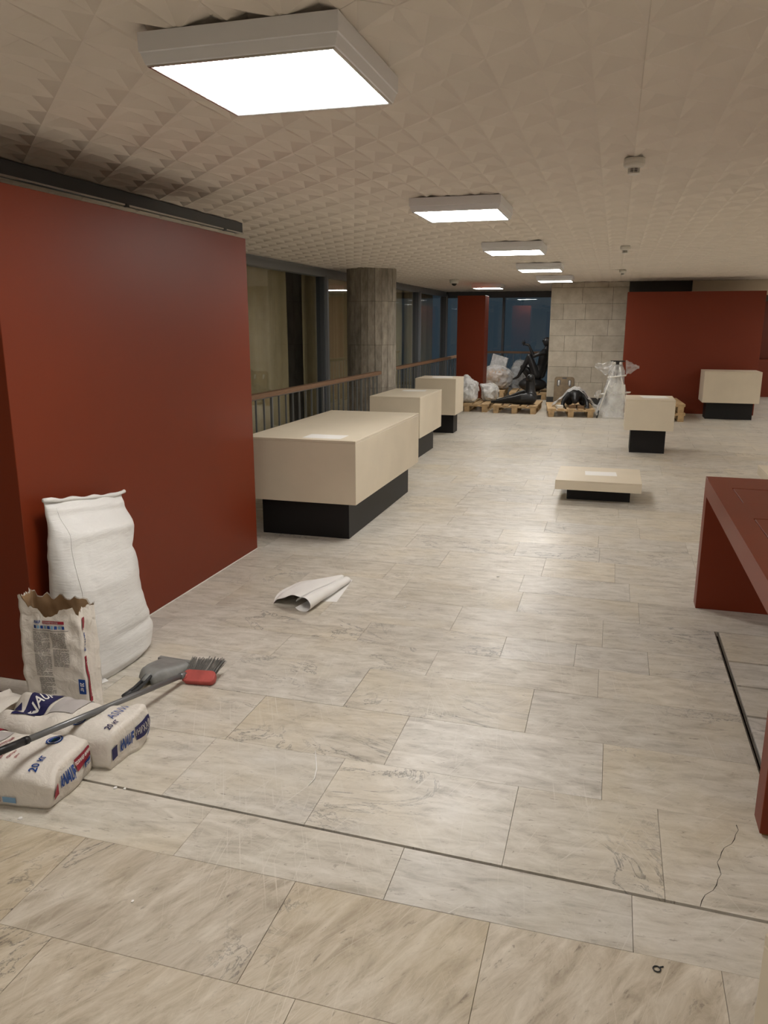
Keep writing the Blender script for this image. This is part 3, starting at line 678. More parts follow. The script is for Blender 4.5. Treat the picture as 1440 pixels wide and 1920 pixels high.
# ================================================================ WRAPPED STAND, DOLLY
q = thing('wrapped_stand', 'easel-like stand with white boards wrapped in clear film and taped', 'stand', (.08, 14.0, 0))
def rod(name, a, b, r, mat): return MB().tube([a, b], r, 10).build(name, mat, q, True)
MB().cbox(-.05, .19, 14.17, 14.21, .945, .965, .003).build('top_bar', 'blackp', q)
MB().cbox(.005, .135, 14.17, 14.21, .875, .893, .003).build('lower_bar', 'blackp', q)
MB().prism([(.04, 0), (.10, 0), (.078, -.27), (.062, -.27)], 0, .03).xf(Matrix(((1, 0, 0, 0), (0, 0, 1, 14.17), (0, 1, 0, .95), (0, 0, 0, 1)))).build('post', 'blackp', q)
for x in (.02, .12): MB().ball((x, 14.165, .918), (.022, .012, .022)).build('knob', 'white', q, True)
rod('leg', (.03, 14.16, .86), (-.212, 13.89, .05), .012, 'white'); rod('leg', (-.19, 13.91, .13), (-.214, 13.885, .0), .0135, 'blackp')
rod('leg', (.11, 14.16, .86), (.30, 13.89, .0), .012, 'white'); rod('leg', (.07, 14.2, .86), (.07, 14.6, .0), .012, 'blackp')
MB().cbox(-.14, .09, 0, .02, 0, .60, .004).xf(Matrix.Translation((.10, 13.97, .0)) @ Matrix.Rotation(-.18, 4, 'X')).build('board', 'white', q)
MB().cbox(-.06, .09, 0, .02, 0, .58, .004).xf(Matrix.Translation((.13, 13.93, .0)) @ Matrix.Rotation(-.19, 4, 'X')).build('board', 'white', q)
MB().cbox(-.20, .22, 0, .016, 0, .10, .004).xf(Matrix.Translation((.08, 13.9, .0)) @ Matrix.Rotation(-.1, 4, 'X')).build('lower_board', 'paper', q)
def wrapfilm():
    mb = MB(); nu, nv = 44, 30; vs = []
    for j in range(nv+1):
        t = j/nv; z = .03+t*.87
        hw = .275-.185*t+(.02*math.sin(t*9))
        dp = .24-.17*t
        yc = 14.10+.09*t
        for i in range(nu):
            a = 2*math.pi*i/nu; n = mnoise.noise((math.cos(a)*1.8, math.sin(a)*1.8, z*5))*.22+mnoise.noise((math.cos(a)*5, math.sin(a)*5, z*11))*.08
            vs.append((.055+hw*(1+n)*math.cos(a), yc+dp*(1+n)*math.sin(a), z+.02*n))
    mb.add(vs, [(j*nu+i, j*nu+(i+1) % nu, (j+1)*nu+(i+1) % nu, (j+1)*nu+i) for j in range(nv) for i in range(nu)]); return mb
wrapfilm().build('film', 'film', q, True)
def flare(p0, p1, tip, w, seed):
    mb = MB(); n = 12; vs = []; p0, p1, tip = Vector(p0), Vector(p1), Vector(tip)
    for i in range(n+1):
        for j in range(n+1):
            u, v = i/n, j/n; p = p0.lerp(p1, v).lerp(tip+(p1-p0)*(v-.5)*w, u)
            vs.append((p.x, p.y-.03+.05*mnoise.noise((u*3+seed, v*3, 0)), p.z+.03*mnoise.noise((u*4, v*4, seed))))
    return mb.add(vs, [(i*(n+1)+j, (i+1)*(n+1)+j, (i+1)*(n+1)+j+1, i*(n+1)+j+1) for i in range(n) for j in range(n)])
flare((.0, 14.15, .96), (-.10, 14.15, .70), (-.30, 14.2, .88), .2, 1.7).build('film_flap', 'film', q, True)
flare((.20, 14.15, .98), (.22, 14.15, .72), (.43, 14.2, .86), .15, 5.1).build('film_flap', 'film', q, True)
flare((-.16, 14.0, .48), (-.22, 14.0, .30), (-.27, 13.98, .42), .5, 7.7).build('film_flap', 'film', q, True)
for z, w0, w1 in ((.70, .14, .16), (.415, .225, .23)):
    MB().tube([(.07+(w0)*math.cos(t)*1.06, 14.10+.09*z-.17*(1-.6*z)*math.sin(t)*1.1, z+.02*math.cos(t)) for t in [2*math.pi*k/32 for k in range(33)]], [.012+.003*math.sin(k) for k in range(33)], 6).build('tape', 'white', q, True)
q = thing('furniture_dolly', 'tan furniture dolly board with white rollers leaning on the stone wall', 'dolly', (-.92, 15.98, 0))
mt = Matrix.Translation((-.92, 15.95, .0)) @ Matrix.Rotation(-.36, 4, 'X')
def rrect(w_, h_, r, cx=0, cy=0, n=5):
    return [(cx+sx*(w_/2-r)+r*math.cos(a0+math.pi/2*k/n), cy+sy*(h_/2-r)+r*math.sin(a0+math.pi/2*k/n)) for sx, sy, a0 in ((1, 1, 0), (-1, 1, math.pi/2), (-1, -1, math.pi), (1, -1, 1.5*math.pi)) for k in range(n+1)]
def upright(poly, t0, t1): return MB().add([(x, t0, z) for x, z in poly]+[(x, t1, z) for x, z in poly], [tuple(range(len(poly))), tuple(range(len(poly), 2*len(poly)))[::-1]]+[(i, len(poly)+i, len(poly)+(i+1) % len(poly), (i+1) % len(poly)) for i in range(len(poly))])
upright(rrect(.385, .585, .05, 0, .2925), 0, .035).xf(mt).build('board', 'tan', q)
for x in (-.105, .105):
    upright(rrect(.062, .135, .02, x, .455), -.003, .004).xf(mt).build('slot', 'dgreyp', q)
    MB().tube([(x, -.004, .405), (x, -.004, .505)], .017, 10).xf(mt).build('roller', 'wheel', q, True)
upright(rrect(.21, .36, .06, 0, .25), -.007, 0).xf(mt).build('pad', 'tan', q)
upright(rrect(.09, .022, .01, 0, .555), -.002, .004).xf(mt).build('hand_hole', 'dgreyp', q)

# ================================================================ WHITE WOVEN SACK AGAINST THE PARTITION
q = thing('woven_sack', 'tall full white woven sack leaning against the red partition', 'sack', (-2.25, 2.95, 0))
def sack_pt(a, t, out=0):
    yc = lerp_tab(((0, 2.925), (.12, 2.94), (.5, 2.925), (1, 2.985)), t)
    hw = lerp_tab(((0, .215), (.05, .262), (.14, .283), (.30, .262), (.5, .252), (.62, .262), (.85, .270), (1, .275)), t)
    th = lerp_tab(((0, .115), (.05, .135), (.2, .132), (.5, .118), (.8, .085), (.94, .035), (1, .012)), t)
    xc = lerp_tab(((0, -2.215), (.2, -2.222), (.5, -2.235), (.8, -2.265), (.94, -2.295), (1, -2.305)), t)
    z = t*.79
    ca, sa = math.cos(a), math.sin(a); e = .72
    cx = math.copysign(abs(ca)**e, ca); cy = math.copysign(abs(sa)**e, sa)
    n = .009*mnoise.noise((ca*1.6, sa*2.2, z*7))+.0035*mnoise.noise((ca*2+z*3, sa*2.5, z*20))+.002*mnoise.noise((ca*6+z*9, sa*9, z*30))
    n += -.014*math.exp(-((z-.545)/.018)**2)*max(0, sa)**3-.010*math.exp(-((z-.17)/.02)**2)*max(0, sa+ca)*.5
    z += t*(-.085*cy*.5)+.02*(1-t)*0
    x = xc+(th+n+out)*cx; y = yc+(hw+n*.8+out)*cy
    return Vector((max(x, -2.372+.002*0), y, max(z, .001)))
nu, nv = 72, 90; b = MB(); vs = [sack_pt(2*math.pi*i/nu, j/nv) for j in range(nv+1) for i in range(nu)]
b.add(vs, [(j*nu+i, j*nu+(i+1) % nu, (j+1)*nu+(i+1) % nu, (j+1)*nu+i) for j in range(nv) for i in range(nu)]+[tuple(range(nu))[::-1], tuple(nv*nu+i for i in range(nu))])
b.build('sack_body', 'woven', q, True)
pts = []; rad = []
for k in range(31):
    s = k/30*2-1; p = sack_pt(math.pi/2, .985) .lerp(sack_pt(-math.pi/2, .985), (1-s)/2); p.x = -2.295+.004*math.sin(k*.5)
    p.z += .012+.010*max(0, abs(s)-.75)*6*(1 if s > 0 else .4)+.0015*math.sin(k*.8); p.y += .012*(s if abs(s) > .9 else 0); pts.append(p); rad.append(.009+.0025*math.sin(k*.8)+.012*max(0, s-.78))
b = MB().tube(pts, rad, 10); b.build('rolled_hem', 'woven', q, True)
pts = [sack_pt(math.radians(-52), t, .0015) for t in [.06+.9*k/40 for k in range(41)]]
MB().tube(pts, .0014, 6).build('side_seam', 'woven', q, True)
c0 = sack_pt(math.radians(-60), .03)                            # folded bottom corner
b = MB(); A_ = Vector((-2.13, 2.66, .002)); b.add([A_, A_+Vector((.035, .10, 0)), A_+Vector((-.08, .06, .0)), A_+Vector((-.015, .085, .045))], [(0, 1, 3), (0, 3, 2), (0, 2, 1), (1, 2, 3)])
b.build('corner_fold', 'woven', q)

# ================================================================ PRINTED PAPER SACKS
def text_mesh(s, size, shear=0, bold=0, sx=1.0):
    cu = bpy.data.curves.new('lettering', 'FONT'); cu.body = s; cu.size = size; cu.shear = shear; cu.offset = bold; cu.align_x = 'CENTER'; cu.align_y = 'CENTER'; cu.resolution_u = 2
    o = bpy.data.objects.new('lettering', cu); COL.objects.link(o); dg = bpy.context.evaluated_depsgraph_get()
    me = bpy.data.meshes.new_from_object(o.evaluated_get(dg)); bpy.data.objects.remove(o); bpy.data.curves.remove(cu)
    r = ([(v.co.x*sx, v.co.y) for v in me.vertices], [tuple(p.vertices) for p in me.polygons]); bpy.data.meshes.remove(me); return r
def rect2(w_, h_, nx=8, ny=4, sk=0):
    vs = [((i/nx-.5)*w_+sk*((j/ny-.5)*h_), (j/ny-.5)*h_) for i in range(nx+1) for j in range(ny+1)]
    return vs, [(i*(ny+1)+j, (i+1)*(ny+1)+j, (i+1)*(ny+1)+j+1, i*(ny+1)+j+1) for i in range(nx) for j in range(ny)]
def disc2(r0, r1, n=28):
    vs = [(r*math.cos(2*math.pi*k/n), r*math.sin(2*math.pi*k/n)) for r in (r0, r1) for k in range(n)]
    return vs, [(k, n+k, n+(k+1) % n, (k+1) % n) for k in range(n)]
def lines2(w_, h_, pitch, seed, frac=.5):
    rr = random.Random(seed); vs = []; fs = []; y = h_/2
    while y > -h_/2:
        x = -w_/2; end = w_/2*(1 if rr.random() > .15 else rr.uniform(-.2, .8))
        while x < end:
            L = rr.uniform(.006, .022); x1 = min(x+L, end); o = len(vs)
            vs += [(x, y), (x1, y), (x1, y-pitch*frac), (x, y-pitch*frac)]; fs.append((o, o+1, o+2, o+3)); x = x1+.0025
        y -= pitch
    return vs, fs
def decal(name, geo, fn, mat, parent, rot=0, at=(0, 0), lift=.0012):
    """lay flat print geometry on a sack surface; fn(u, v, lift) gives the point for centimetre-true coordinates on that face"""
    c, s_ = math.cos(rot), math.sin(rot); vs, fs = geo
    if len(vs) > 3:
        bm = bmesh.new(); vv = [bm.verts.new((x, y, 0)) for x, y in vs]
        for f in fs:
            try: bm.faces.new([vv[i] for i in f])
            except ValueError: pass
        long = [e for e in bm.edges if e.calc_length() > .02]
        if long: bmesh.ops.subdivide_edges(bm, edges=long, cuts=3, use_grid_fill=True)
        bmesh.ops.triangulate(bm, faces=[f for f in bm.faces if len(f.verts) > 4])
        bm.verts.index_update(); vs = [(v.co.x, v.co.y) for v in bm.verts]; fs = [tuple(v.index for v in f.verts) for f in bm.faces]; bm.free()
    b = MB().add([fn(at[0]+x*c-y*s_, at[1]+x*s_+y*c, lift) for x, y in vs], fs)
    return b.build(name, mat, parent, fix=False)

class Pillow:
    """a filled paper sack lying flat: L along x, W along y, Ht high; local box coordinates -1..1 are bent into a pillow"""
    def __init__(s, L, W, Ht, mat, seed, ends=(.25, .25), peaks=()): s.L, s.W, s.Ht, s.m, s.seed, s.ends, s.peaks = L, W, Ht, mat, seed, ends, peaks
    def pt(s, u, v, w_, out=0):
        e = s.ends[0] if u > 0 else s.ends[1]
        U = min(1, abs(u)); V = min(1, abs(v))
        hz = (1-e*U**6)*(1-.20*V**5)
        x = u*s.L/2*(1-.03*V**4-.02*w_*w_); y = v*s.W/2*(1-.05*U**6)*(1-.05*w_*w_)
        z = (w_+1)/2*s.Ht*hz if w_ > -1 else 0
        if w_ <= -1+1e-6: z = 0
        p = Vector((x, y, z)); n = mnoise.noise(p*7+Vector((s.seed, 0, 0)))*.013+mnoise.noise(p*17+Vector((0, s.seed, 0)))*.007+abs(mnoise.noise(p*11+Vector((s.seed, 5, 0))))*.006
        d = Vector((.25*u**3, .4*v**3, max(0, w_))); d = d.normalized() if d.length > 1e-4 else Vector((0, 0, 0))
        p += d*(n+out)
        for (pu, pv, dx, dy, dz, sg) in s.peaks:
            g = math.exp(-((u-pu)**2+(v-pv)**2)/sg**2)*(max(0, w_+1)/2); p += Vector((dx, dy, dz))*g
        p.z = max(p.z, .0005)
        return s.m @ p
    def mesh(s, n=(36, 20, 8)):
        mb = MB()
        def grid(f, a, b):
            o = len(mb.v); mb.v += [tuple(f(i/a*2-1, j/b*2-1)) for i in range(a+1) for j in range(b+1)]
            mb.f += [(o+i*(b+1)+j, o+(i+1)*(b+1)+j, o+(i+1)*(b+1)+j+1, o+i*(b+1)+j+1) for i in range(a) for j in range(b)]
        grid(lambda a, b: s.pt(a, b, 1), n[0], n[1]); grid(lambda a, b: s.pt(a, b, -1), n[0], n[1])
        for k in (-1, 1): grid(lambda a, b: s.pt(a, k, b), n[0], n[2]); grid(lambda a, b: s.pt(k, a, b), n[1], n[2])
        bm = bmesh.new(); vv = [bm.verts.new(p) for p in mb.v]
        for f in mb.f:
            try: bm.faces.new([vv[i] for i in f])
            except ValueError: pass
        bmesh.ops.remove_doubles(bm, verts=bm.verts, dist=.0004); bm.verts.index_update()
        r = MB().add([v.co[:] for v in bm.verts], [tuple(v.index for v in f.verts) for f in bm.faces]); bm.free(); return r
    def end(s, k=1): return lambda a, b, l: s.pt(k*(1), max(-1, min(1, 2*a/s.W*k)), max(-.98, min(1, 2*b/s.Ht)), l+.0015)+(s.m.to_3x3() @ Vector((k*(l+.002), 0, 0)))
    def side(s, k=-1): return lambda a, b, l: s.pt(max(-1, min(1, -k*2*a/s.L)), k, max(-.98, min(1, 2*b/s.Ht)), l)+(s.m.to_3x3() @ Vector((0, k*(l+.002), 0)))
    def top(s): return lambda a, b, l: s.pt(max(-1, min(1, 2*a/s.L)), max(-1, min(1, 2*b/s.W)), 1, l+.0025)
def knauf(fn, parent, at, size, rot=0, name='logo_lettering'): return decal(name, text_mesh('kNAUF', size, .15, .0028, .42), fn, 'inkblue', parent, rot, at)
# -- sack lying behind, end face toward the open floor
P2 = Pillow(.54, .245, .140, Matrix.Translation((-1.905, 2.255, 0)) @ Matrix.Rotation(math.radians(-1), 4, 'Z'), 4.2, (.02, .45), ((1, 1, .0, .01, .030, .28), (-.85, .3, 0, 0, .05, .25), (-.55, -.2, 0, 0, -.045, .22), (-1, -.6, 0, 0, .03, .3)))
q = thing('paper_sack', 'white plaster sack with navy print lying partly under the broom handle', 'sack', (-1.905, 2.255, 0), 'paper plaster sacks on the floor')
sb = P2.mesh().build('sack_body', 'sack', q, True)
E2 = P2.end(1); T2 = P2.top()
decal('print_block', rect2(.030, .052), E2, 'inknavy', sb, 0, (-.098, -.002))
knauf(E2, sb, (-.026, -.002), .062)
decal('print_block', rect2(.088, .050, sk=.0), E2, 'inknavy', sb, 0, (.070, .004))
decal('lettering', text_mesh('УНИХАФТ', .026, 0, .0004, .78), E2, 'inkpgrey', sb, 0, (.070, .006), .0024)
decal('print_tab', rect2(.034, .022), E2, 'inkblue', sb, 0, (.100, -.030), .0022)
decal('lettering', text_mesh('20 кг', .014, 0, .0002, .8), E2, 'inkwhite', sb, 0, (.100, -.030), .0034)
decal('weight_lettering', text_mesh('20 кг', .034, 0, .0006, .85), T2, 'inknavy', sb, math.radians(90), (.238, -.055))
decal('logo_lettering', text_mesh('ASNW', .05, .1, -.0002, .8), T2, 'inkblue', sb, math.radians(90), (.205, .035))
decal('emblem', disc2(.0, .026), T2, 'inkblue', sb, 0, (.10, -.065)); decal('emblem', disc2(.0, .0205), T2, 'inkwhite', sb, 0, (.10, -.065), .0019)
decal('emblem', disc2(.0, .0185), T2, 'inkblue', sb, 0, (.10, -.065), .0026); decal('emblem', disc2(0, .0115, 3), T2, 'inkgreen', sb, 0, (.10, -.065), .0035)
decal('print_panel', rect2(.12, .14), T2, 'inkpgrey', sb, 0, (-.02, .045))
decal('print_band', rect2(.10, .17, sk=.25), T2, 'inknavy', sb, .18, (-.145, .01), .0016)
decal('lettering', text_mesh('KNAUF', .06, .2, .001, .7), T2, 'inkwhite', sb, math.radians(75), (-.15, .01), .0028)
decal('print_block', rect2(.05, .03), T2, 'inknavy', sb, .6, (-.235, -.02), .0016)
# crumpled open mouth of that sack
b = MB(); vs = []; n = 40; mth = Matrix.Translation((-2.175, 2.255, 0))
for j in range(7):
    for i in range(n):
        a = 2*math.pi*i/n; t = j/6
        r = (.122*(1+.10*t), .058*(1+.35*t)); nn = mnoise.noise((math.cos(a)*2, math.sin(a)*2, t*2+4))*.03*t
        vs.append(mth @ Vector((-.085*t+nn*1.4, r[0]*math.cos(a)+nn, max(.002, .062+r[1]*math.sin(a)+nn+.01*t*math.sin(a)))))
b.add(vs, [(j*n+i, j*n+(i+1) % n, (j+1)*n+(i+1) % n, (j+1)*n+i) for j in range(6) for i in range(n)])
b.build('torn_mouth', 'sack', q, True)
# -- sack lying in front
P1 = Pillow(.60, .275, .135, Matrix.Translation((-1.998, 1.975, 0)) @ Matrix.Rotation(math.radians(6), 4, 'Z'), 9.6, (.06, .3), ((1, -1, .03, -.012, -.01, .22), (.9, .9, .0, .0, .02, .3), (-.3, .0, 0, 0, .02, .5)))
q = thing('paper_sack', 'white plaster sack with red bands lying in front of the navy printed one', 'sack', (-1.998, 2.015, 0), 'paper plaster sacks on the floor')
sb = P1.mesh().build('sack_body', 'sack', q, True)
E1 = P1.end(1); T1 = P1.top(); S1 = P1.side(-1)
decal('print_block', rect2(.030, .046), E1, 'inkred', sb, 0, (-.112, .0))
knauf(E1, sb, (-.045, .006), .056)
decal('print_band', rect2(.115, .040), E1, 'inkred', sb, 0, (.062, .020))
decal('lettering', text_mesh('ПОЛИМЕР ФИНИШ', .017, 0, .0004, .72), E1, 'inkwhite', sb, 0, (.060, .022), .0024)
decal('print_tab', rect2(.044, .024), E1, 'inkblue', sb, 0, (.082, -.010), .0022)
decal('lettering', text_mesh('20 кг', .019, 0, .0003, .85), E1, 'inkwhite', sb, 0, (.082, -.010), .0034)
decal('weight_lettering', text_mesh('20 кг', .040, 0, .0008, .85), T1, 'inkblue', sb, math.radians(90), (.225, -.075))
decal('emblem', disc2(0, .030), T1, 'inkblue', sb, 0, (.195, .075)); decal('emblem', disc2(0, .024), T1, 'inkwhite', sb, 0, (.195, .075), .0019)
decal('emblem', disc2(0, .0215), T1, 'inkblue', sb, 0, (.195, .075), .0026); decal('emblem', disc2(0, .0135, 3), T1, 'inkgreen', sb, 0, (.195, .075), .0035)
for k, (s_, sz) in enumerate((('ШПАКЛЕВКА ФИНИШНАЯ', .0175), ('ПОЛИМЕРНАЯ', .0175), ('для внутренних', .012), ('отделочных', .012), ('работ', .012))):
    decal('lettering', text_mesh(s_, sz, 0, .0003, .8), T1, 'inkred', sb, math.radians(90), (.045+k*.021, -.03-(.0 if k == 0 else .02)))
decal('print_panel', rect2(.10, .16), T1, 'inkpgrey', sb, 0, (-.03, .02))
decal('print_band', rect2(.018, .10), T1, 'inknavy', sb, .25, (.005, -.045), .0018)
decal('print_band', rect2(.10, .12, sk=.3), T1, 'inkred', sb, .2, (-.09, .085), .0018)
decal('lettering', text_mesh('ФИНИШ', .035, 0, .0006, .8), T1, 'inkwhite', sb, math.radians(80), (-.09, .085), .003)
decal('print_band', rect2(.30, .026), S1, 'inkred', sb, 0, (-.03, -.030))
decal('lettering', text_mesh('ПОЛИМЕР ФИНИШ', .017, 0, .0004, .9), S1, 'inkwhite', sb, 0, (.0, -.030), .0024)
decal('print_tab', rect2(.05, .028), S1, 'inkcyan', sb, 0, (.155, -.030))
# -- standing opened sack
q = thing('paper_sack', 'opened white plaster sack standing upright with torn top and printed back', 'sack', (-2.10, 2.475, 0), 'paper plaster sacks on the floor')
W_, D_, Hs = .258, .115, .50
ms = Matrix.Translation((-2.098, 2.482, 0)) @ Matrix.Rotation(math.radians(9), 4, 'Z') @ Matrix.Shear('XY', 4, (0.0, 0.0))
def stand_pt(sx, sy, t, out=0):
    """sx, sy run -1..1 around the gusseted box, t is the height 0..1"""
    bul = 1+.05*math.sin(math.pi*t)*1.0-.03*t
    g = .022*math.sin(math.pi*min(1, t*1.15))*(1-abs(sy))                # side gusset pulled in
    x = sx*W_/2*bul-math.copysign(g if abs(sx) > .98 else 0, sx)-.030*t
    y = sy*D_/2*(1+.12*math.sin(math.pi*t*.8))*(1-.15*t)+.035*t
    z = t*Hs
    n = mnoise.noise((sx*1.4+3, sy*1.2, t*3.5))*.016*(.25+t)+mnoise.noise((sx*4+7, sy*3, t*10))*.006+abs(mnoise.noise((sx*3, sy*2+5, t*7)))*.008*(.3+t)
    d = Vector((sx**5, sy**5, 0)); d = d.normalized() if d.length > .01 else Vector((0, -1, 0))
    p = Vector((x, y, z))+d*(n+out)
    return ms @ p
def around(k, n):
    u = k/n*4; s_ = int(u) % 4; f = (u-int(u))*2-1
    return ((f, -1), (1, f), (-f, 1), (-1, -f))[s_]
def torn(k, n):
    sx, sy = around(k, n); b0 = .94+.05*mnoise.noise((k*.31, 1, 0))+.03*mnoise.noise((k*1.1, 4, 0))
    if sy < -.9: b0 += -.10*math.exp(-((sx+.05)/.42)**2)-.02*sx
    if sx < -.9: b0 += .05
    if sx > .9: b0 -= .05+.10*max(0, -sy)*0
    return b0
def stand_shell(out, nz, n=96, t0=0, trim=0):
    b = MB(); vs = []
    for j in range(nz+1):
        for k in range(n):
            sx, sy = around(k, n); vs.append(stand_pt(sx, sy, t0+(torn(k, n)-trim-t0)*j/nz, out))
    b.add(vs, [(j*n+k, j*n+(k+1) % n, (j+1)*n+(k+1) % n, (j+1)*n+k) for j in range(nz) for k in range(n)])
    if t0 == 0: b.add(vs[:n], [tuple(range(n))])
    return b
sb = stand_shell(0, 40).build('sack_body', 'sack', q, True)
stand_shell(-.006, 16, 96, .45, .006).build('kraft_lining', 'kraft', q, True)
b = MB(); b.add([stand_pt(*around(k, 48), .62, -.007) for k in range(48)], [tuple(range(48))]); b.build('filling', 'kraft', q)
Fs = lambda a, c, l: stand_pt(max(-.99, min(.99, 2*a/W_)), -1, c/Hs+.5, l)+Vector((0, -(l+.002), 0))
Rs = lambda a, c, l: stand_pt(1, max(-.99, min(.99, 2*a/D_)), c/Hs+.5, l)+Vector((l+.002, 0, 0))
decal('print_band', rect2(.092, .012), Fs, 'inkred', sb, 0, (.022, .152))
decal('logo_lettering', text_mesh('kNAUF', .016, .15, .0006, .6), Fs, 'inkblue', sb, 0, (-.048, .152))
decal('lettering', text_mesh('ПОЛИМЕР ФИНИШ', .0085, 0, .0002, .8), Fs, 'inkpgrey', sb, 0, (.012, .152), .0024)
for k in range(9): decal('pictogram', rect2(.011, .013, 2, 2), Fs, 'inkcyan' if k % 2 else 'inkblue', sb, 0, (-.058+k*.015, .132))
decal('printed_text', rect2(.150, .0022, 10, 1), Fs, 'inkgrey', sb, 0, (.005, .118))
for a, c, w_, h_, sd in ((-.038, .068, .064, .086, 1), (.036, .078, .064, .066, 2), (-.036, -.026, .066, .090, 3), (.040, .005, .066, .068, 4), (-.030, -.115, .060, .070, 5)):
    decal('printed_text', lines2(w_, h_, .0042, sd, .45), Fs, 'inkgrey', sb, 0, (a, c))
for a, c, w_, h_, sd in ((-.020, -.195, .036, .065, 6), (.042, -.200, .040, .050, 7)): decal('printed_text', lines2(w_, h_, .006, sd, .35), Fs, 'inkgrey', sb, 0, (a, c))
decal('print_band', rect2(.030, .19), Rs, 'inkred', sb, 0, (-.030, -.095))
decal('lettering', text_mesh('ПОЛИМЕР ФИНИШ', .0185, 0, .0003, .85), Rs, 'inkwhite', sb, math.radians(-90), (-.026, -.095), .0026)
decal('logo_lettering', text_mesh('kNAUF', .04, .15, .001, .62), Rs, 'inkblue', sb, math.radians(-90), (-.025, .06))
decal('print_band', rect2(.03, .05), Rs, 'inkred', sb, 0, (-.025, .14))
decal('print_tab', rect2(.026, .062), Fs, 'inkblue', sb, 0, (.112, -.112), .0022)
decal('lettering', text_mesh('20 кг', .020, 0, .0003, .85), Fs, 'inkwhite', sb, math.radians(-90), (.112, -.112), .0034)
decal('print_tab', rect2(.03, .030), Rs, 'inkcyan', sb, 0, (-.030, -.21))

# ================================================================ BROOM AND DUSTPAN
q = thing('broom', 'broom with grey handle and red head lying across the sacks', 'broom', (-1.76, 2.84, 0))
hA = Vector((-1.757, 2.838, .040)); hB = Vector((-1.802, 1.808, .240)); dH = (hB-hA).normalized()
MB().tube([hA, hA+dH*.955], .0115, 14).build('handle', 'tube', q, True)
MB().tube([hA-dH*.005, hA+dH*.03], .0145, 14).build('ferrule', 'tube', q, True)
MB().tube([hA+dH*.945, hA+dH*1.10], .0135, 14).build('grip', 'blackp', q, True)
MB().tube([hA+dH*.935, hA+dH*.955], .0142, 14).build('grip_collar', 'blackp', q, True)
mh = Matrix.Translation((-1.690, 2.858, .028)) @ Matrix.Rotation(math.radians(8), 4, 'Z') @ Matrix.Rotation(math.radians(34), 4, 'X')
hd = upright(rrect(.150, .062, .024), -.016, .016); hd.v = [(x, z, -y) for x, y, z in hd.v]
hdo = o = hd.xf(mh).build('head', 'redp', q); bv = o.modifiers.new('round', 'BEVEL'); bv.width = .006; bv.segments = 3; bv.limit_method = 'ANGLE'
MB().tube([mh @ Vector((-.062, -.012, .0)), hA+dH*.004], [.017, .0155], 12).build('socket', 'redp', q, True)
b = MB(); rr = random.Random(5)
for r_ in range(4):
    for k in range(18):
        u = k/17*2-1; base = Vector((u*.066, .026, -.010+r_*.0065))
        tip = Vector((u*.066+.018+.010*u+rr.uniform(-.004, .004), .098+rr.uniform(-.008, .006), -.014+r_*.009+rr.uniform(-.004, .004)))
        for s_ in range(3):
            j = Vector((rr.uniform(-.003, .003), 0, rr.uniform(-.002, .002))); tp = mh @ (tip+j*1.6); tp.z = max(tp.z, .004)
            b.tube([mh @ (base+j), tp], [.0016, .0011], 4)
b.build('bristles', 'bristle', hdo)['kind'] = 'stuff'
q = thing('dustpan', 'grey plastic dustpan lying face down beside the broom head', 'dustpan', (-1.92, 2.9, 0))
mp = Matrix.Translation((-1.905, 2.775, .0)) @ Matrix.Rotation(math.radians(-3), 4, 'Z')
b = MB(); vs = []; nu, nv = 24, 20
def pan_hw(t): return lerp_tab(((0, .018), (.06, .045), (.25, .085), (.5, .096), (.8, .094), (1, .090)), t)
for i in range(nv+1):
    t = i/nv; hw = pan_hw(t)
    for j in range(nu+1):
        s_ = j/nu*2-1; z = (.052*(1-t)**.8*(.35+.65*min(1, t*5))+.014)*(1-abs(s_)**5)+.003; vs.append(mp @ Vector((s_*hw-.02*t, t*.245, z)))
b.add(vs, [(i*(nu+1)+j, (i+1)*(nu+1)+j, (i+1)*(nu+1)+j+1, i*(nu+1)+j+1) for i in range(nv) for j in range(nu)])
po = o = b.build('pan', 'greyp', q, True); so = o.modifiers.new('thickness', 'SOLIDIFY'); so.thickness = .003; so.offset = -1
MB().cbox(-.112, .072, .236, .262, .003, .0165, .002).xf(mp).build('lip', 'greyp', q)
hp = [Vector((0, .012, .040)), Vector((.002, -.03, .030)), Vector((.0, -.08, .020)), Vector((-.004, -.125, .016)), Vector((-.006, -.15, .014))]
for sx in (-.011, .011): MB().tube([mp @ (p+Vector((sx, 0, 0))) for p in hp], [.009, .008, .008, .009, .008], 8).build('handle_rail', 'dgreyp', q, True)
MB().tube([mp @ (hp[3]+Vector((0, .006, 0))), mp @ (hp[4]+Vector((0, -.004, 0)))], [.0155, .013], 12).build('handle_end', 'dgreyp', q, True)
MB().tube([mp @ (hp[0]+Vector((0, .01, 0))), mp @ hp[1]], [.017, .013], 12).build('neck', 'greyp', q, True)
b = MB(); b.add([mp @ Vector((x-.035, y, .0)) for x, y in ((-.032, .175), (.028, .165), (.022, .125), (-.036, .135))], [(0, 1, 2, 3)])
b.v = [(x, y, .0385+(2.93-y)*.18) for x, y, z in b.v]; b.build('sticker', 'inkpgrey', po)

